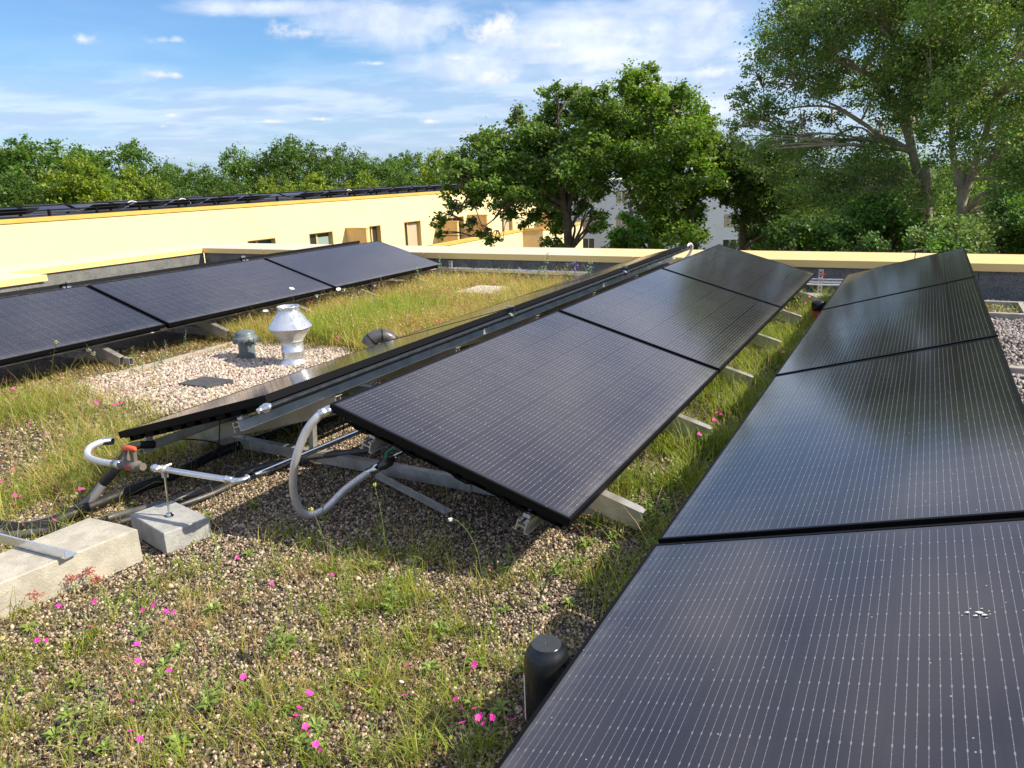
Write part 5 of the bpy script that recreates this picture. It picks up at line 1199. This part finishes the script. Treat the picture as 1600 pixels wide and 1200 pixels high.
# taller single plants: stems traced through a few points at one distance
def tallplant(name, label, Yd, pts, top, r0=.0022, leaves=10, leafl=.035, lw=.006, mstem=None, mtop=None, cat='plant', spike=0, group=None, head=.012):
    P = [aty(px, py, Yd) for (px, py) in pts]; o0 = Vector(P[0]); root = empty(name, o0, label, cat, group)
    b = MB(); Q = [Vector(p)-o0 for p in P]; stem_mesh(b, Q, r0, r0*.5, 6); sp = spline(Q, 6)
    for q in range(leaves):
        i = int((.08+.8*q/leaves)*(len(sp)-1)); a = q*2.4; leaf_quad(b, sp[i], (math.cos(a), math.sin(a), .5), leafl*(1-.5*q/leaves), lw, .2)
    b.build('stem', mstem or M['stem'], root)
    t = MB(); e = Vector(sp[-1])
    for q in range(top):
        if spike: i = len(sp)-1-int(q/top*spike*len(sp)); c = Vector(sp[max(0, i)])+Vector((rnd.uniform(-1, 1), rnd.uniform(-1, 1), rnd.uniform(-.5, .5)))*head*.6
        else: c = e+Vector((rnd.uniform(-1, 1), rnd.uniform(-1, 1), rnd.uniform(-.6, .8)))*head
        t.k = 0; t.lathe([(.0001, -.003), (.0028, -.001), (.0028, .002), (.0001, .0035)], c, 5) if not spike else leaf_quad(t, c, (rnd.uniform(-1, 1), rnd.uniform(-1, 1), .7), .035, .014, .1)
    if top: t.build('flower_head', mtop or M['yellow_bud'], root)
    return root
tallplant('mustard_plant', 'tall bent yellow-green weed in front of the hose loop', 1.72, [(578, 885), (545, 868), (520, 856), (506, 842), (498, 820), (488, 797)], 14, .0022, 12, .05, .007, head=.008)
tallplant('mustard_plant', 'upright thin weed standing in the shade right of the hose loop', 2.05, [(602, 852), (597, 812), (591, 782), (585, 758)], 12, .0018, 10, .03, .005, head=.007)
tallplant('mustard_plant', 'arching thin weed with a pale bud left of the panel corner', 2.0, [(752, 895), (745, 860), (730, 830), (712, 812), (704, 812)], 10, .0016, 6, .03, .005, mtop=M['petal_white'], head=.006)
tallplant('mustard_plant', 'pale weed beside the base of the braided hose', 2.35, [(512, 745), (506, 720), (500, 705)], 4, .0014, 12, .03, .004, mstem=M['silver_leaf'], head=.006)
tallplant('bent_weed', 'bright green bent stem lying over sunny gravel by the centre panel', 1.95, [(842, 940), (856, 905), (872, 880), (885, 868), (905, 880), (925, 868)], 0, .0028, 16, .045, .008)
tallplant('carnation', 'long thin carnation stem leaning at the edge of the panel shadow', 1.8, [(412, 905), (400, 885), (388, 863)], 0, .0014, 5, .03, .003, cat='flower')
for i, (px, py, tp, lb) in enumerate(((800, 455, 397, 'tallest silvery spike in front of the far parapet'), (836, 452, 420, 'shorter silvery spike left of the violet one'), (878, 450, 413, 'slanting silvery spike between the tall and violet ones'), (915, 448, 412, 'silvery spike right of the violet one'))):
    x2 = px+(55 if i == 0 else 8 if i in (1, 3) else 10)
    tallplant('viper_bugloss', lb, 8.9-.1*i, [(x2-8, py), (x2-4, (py+tp)/2), (x2, tp)], 60, .004, 16, .07, .012, mstem=M['silver_leaf'], mtop=M['silver_leaf'], spike=.75, head=.05)
tallplant('viper_bugloss', 'violet flowering spike before the far parapet', 8.7, [(895, 450), (898, 430), (900, 410)], 60, .004, 10, .06, .01, mstem=M['silver_leaf'], mtop=M['violet'], spike=.75, head=.045)
tallplant('tall_herb', 'tall thin herb before the low edge of the left row, near the far post', 8.2, [(690, 445), (688, 425), (686, 402)], 30, .004, 12, .05, .008, mstem=M['silver_leaf'], mtop=M['silver_leaf'], spike=.6, head=.025)
tallplant('tall_herb', 'second thin herb overlapping the tip of the left row', 8.0, [(655, 455), (653, 438), (653, 421)], 24, .003, 8, .05, .008, mstem=M['silver_leaf'], mtop=M['silver_leaf'], spike=.5, head=.02)
tallplant('mustard_plant', 'tall yellow-budded herb rising over the left row at the left', 3.1, [(78, 600), (82, 570), (84, 550), (88, 535)], 16, .0022, 10, .05, .007, head=.014)
for i, (a, c, lb) in enumerate((((108, 582), (138, 548), 'dried drooping seed head leaning right, left one of two'), ((125, 585), (146, 553), 'dried drooping seed head leaning right, right one of two'))):
    tallplant('dry_umbel', lb, 3.2, [a, ((a[0]+c[0])/2, (a[1]+c[1])/2+2), c], 14, .0016, 0, mstem=M['beige_blind'], mtop=M['beige_blind'], head=.016)
for i, (px, py) in enumerate(((206, 540), (252, 548), (258, 540), (288, 525), (222, 560), (240, 565))):
    tallplant('silver_herb', 'small silvery herb in the shade edge below the left row', atz(px, py+22, 0)[1], [(px, py+22), (px+1, py+8), (px+rnd.uniform(-2, 3), py-rnd.uniform(0, 12))], 0, .003, 22, .045, .010, mstem=M['silver_leaf'], group='silvery herbs below the left row')
for i, (px, py, Yd) in enumerate(((456, 451, 5.6), (415, 486, 5.2), (529, 452, 6.3), (538, 452, 6.4), (560, 455, 6.5), (550, 463, 6.3), (585, 470, 6.2), (495, 462, 6.0))):
    b0 = atz(px+rnd.uniform(-6, 6), py+45, 0); P = aty(px, py, Yd); root = empty('daisy', (P[0], P[1], 0), 'white daisy standing tall before the left row', 'flower', 'white daisies before the left row')
    b = MB(); stem_mesh(b, [(rnd.uniform(-.05, .05), 0, 0), (0, .01, P[2]*.5), (0, 0, P[2])], .002, .0015); b.build('stem', M['stem'], root)
    f = MB(); flower(f, (0, 0, P[2]), .028, 10, 0, .5); f.build('flower_head', M['petal_white'], root)
for i, (px, py, lb) in enumerate(((384, 972, 'white flower lying low in the foreground gravel'), (628, 1070, 'white flower in the green patch of the foreground'), (998, 812, 'white flower at the gully edge by the panel corner'))):
    p = atz(px, py, .05); root = empty('daisy', (p[0], p[1], float(ground_h(p[0], p[1]))), lb, 'flower')
    b = MB(); stem_mesh(b, [(0, 0, 0), (.004, 0, .03), (0, 0, .05)], .0012, .001); b.build('stem', M['stem'], root)
    f = MB(); flower(f, (0, 0, .05), .008, 8, 0, .5); f.build('flower_head', M['petal_white'], root)
# red sedum cushions by the slab
for i, (px, py, h, lb) in enumerate(((138, 893, .05, 'largest coral red sedum head beside the slab'), (114, 903, .05, 'coral red sedum head left of the largest one'), (52, 930, .07, 'upright red seed head in front of the slab, far left'), (150, 905, .03, 'low coral sedum head right of the largest one'))):
    p = atz(px, py, h); root = empty('sedum', (p[0], p[1], 0), lb, 'plant')
    b = MB(); stem_mesh(b, [(.01, 0, 0), (.005, .002, h*.5), (0, 0, h)], .0018, .0014); 
    for q in range(8): a = q*2.4; leaf_quad(b, (0, 0, h*.1*q/2), (math.cos(a), math.sin(a), .6), .02, .007)
    b.build('stem', M['weed1'], root)
    t = MB()
    for q in range(60): c = Vector((rnd.gauss(0, .014), rnd.gauss(0, .012), h+rnd.gauss(0, .007))); t.lathe([(.0001, -.003), (.003, 0), (.0001, .0035)], c, 5)
    t.build('flower_head', M['sedum_red'], root)
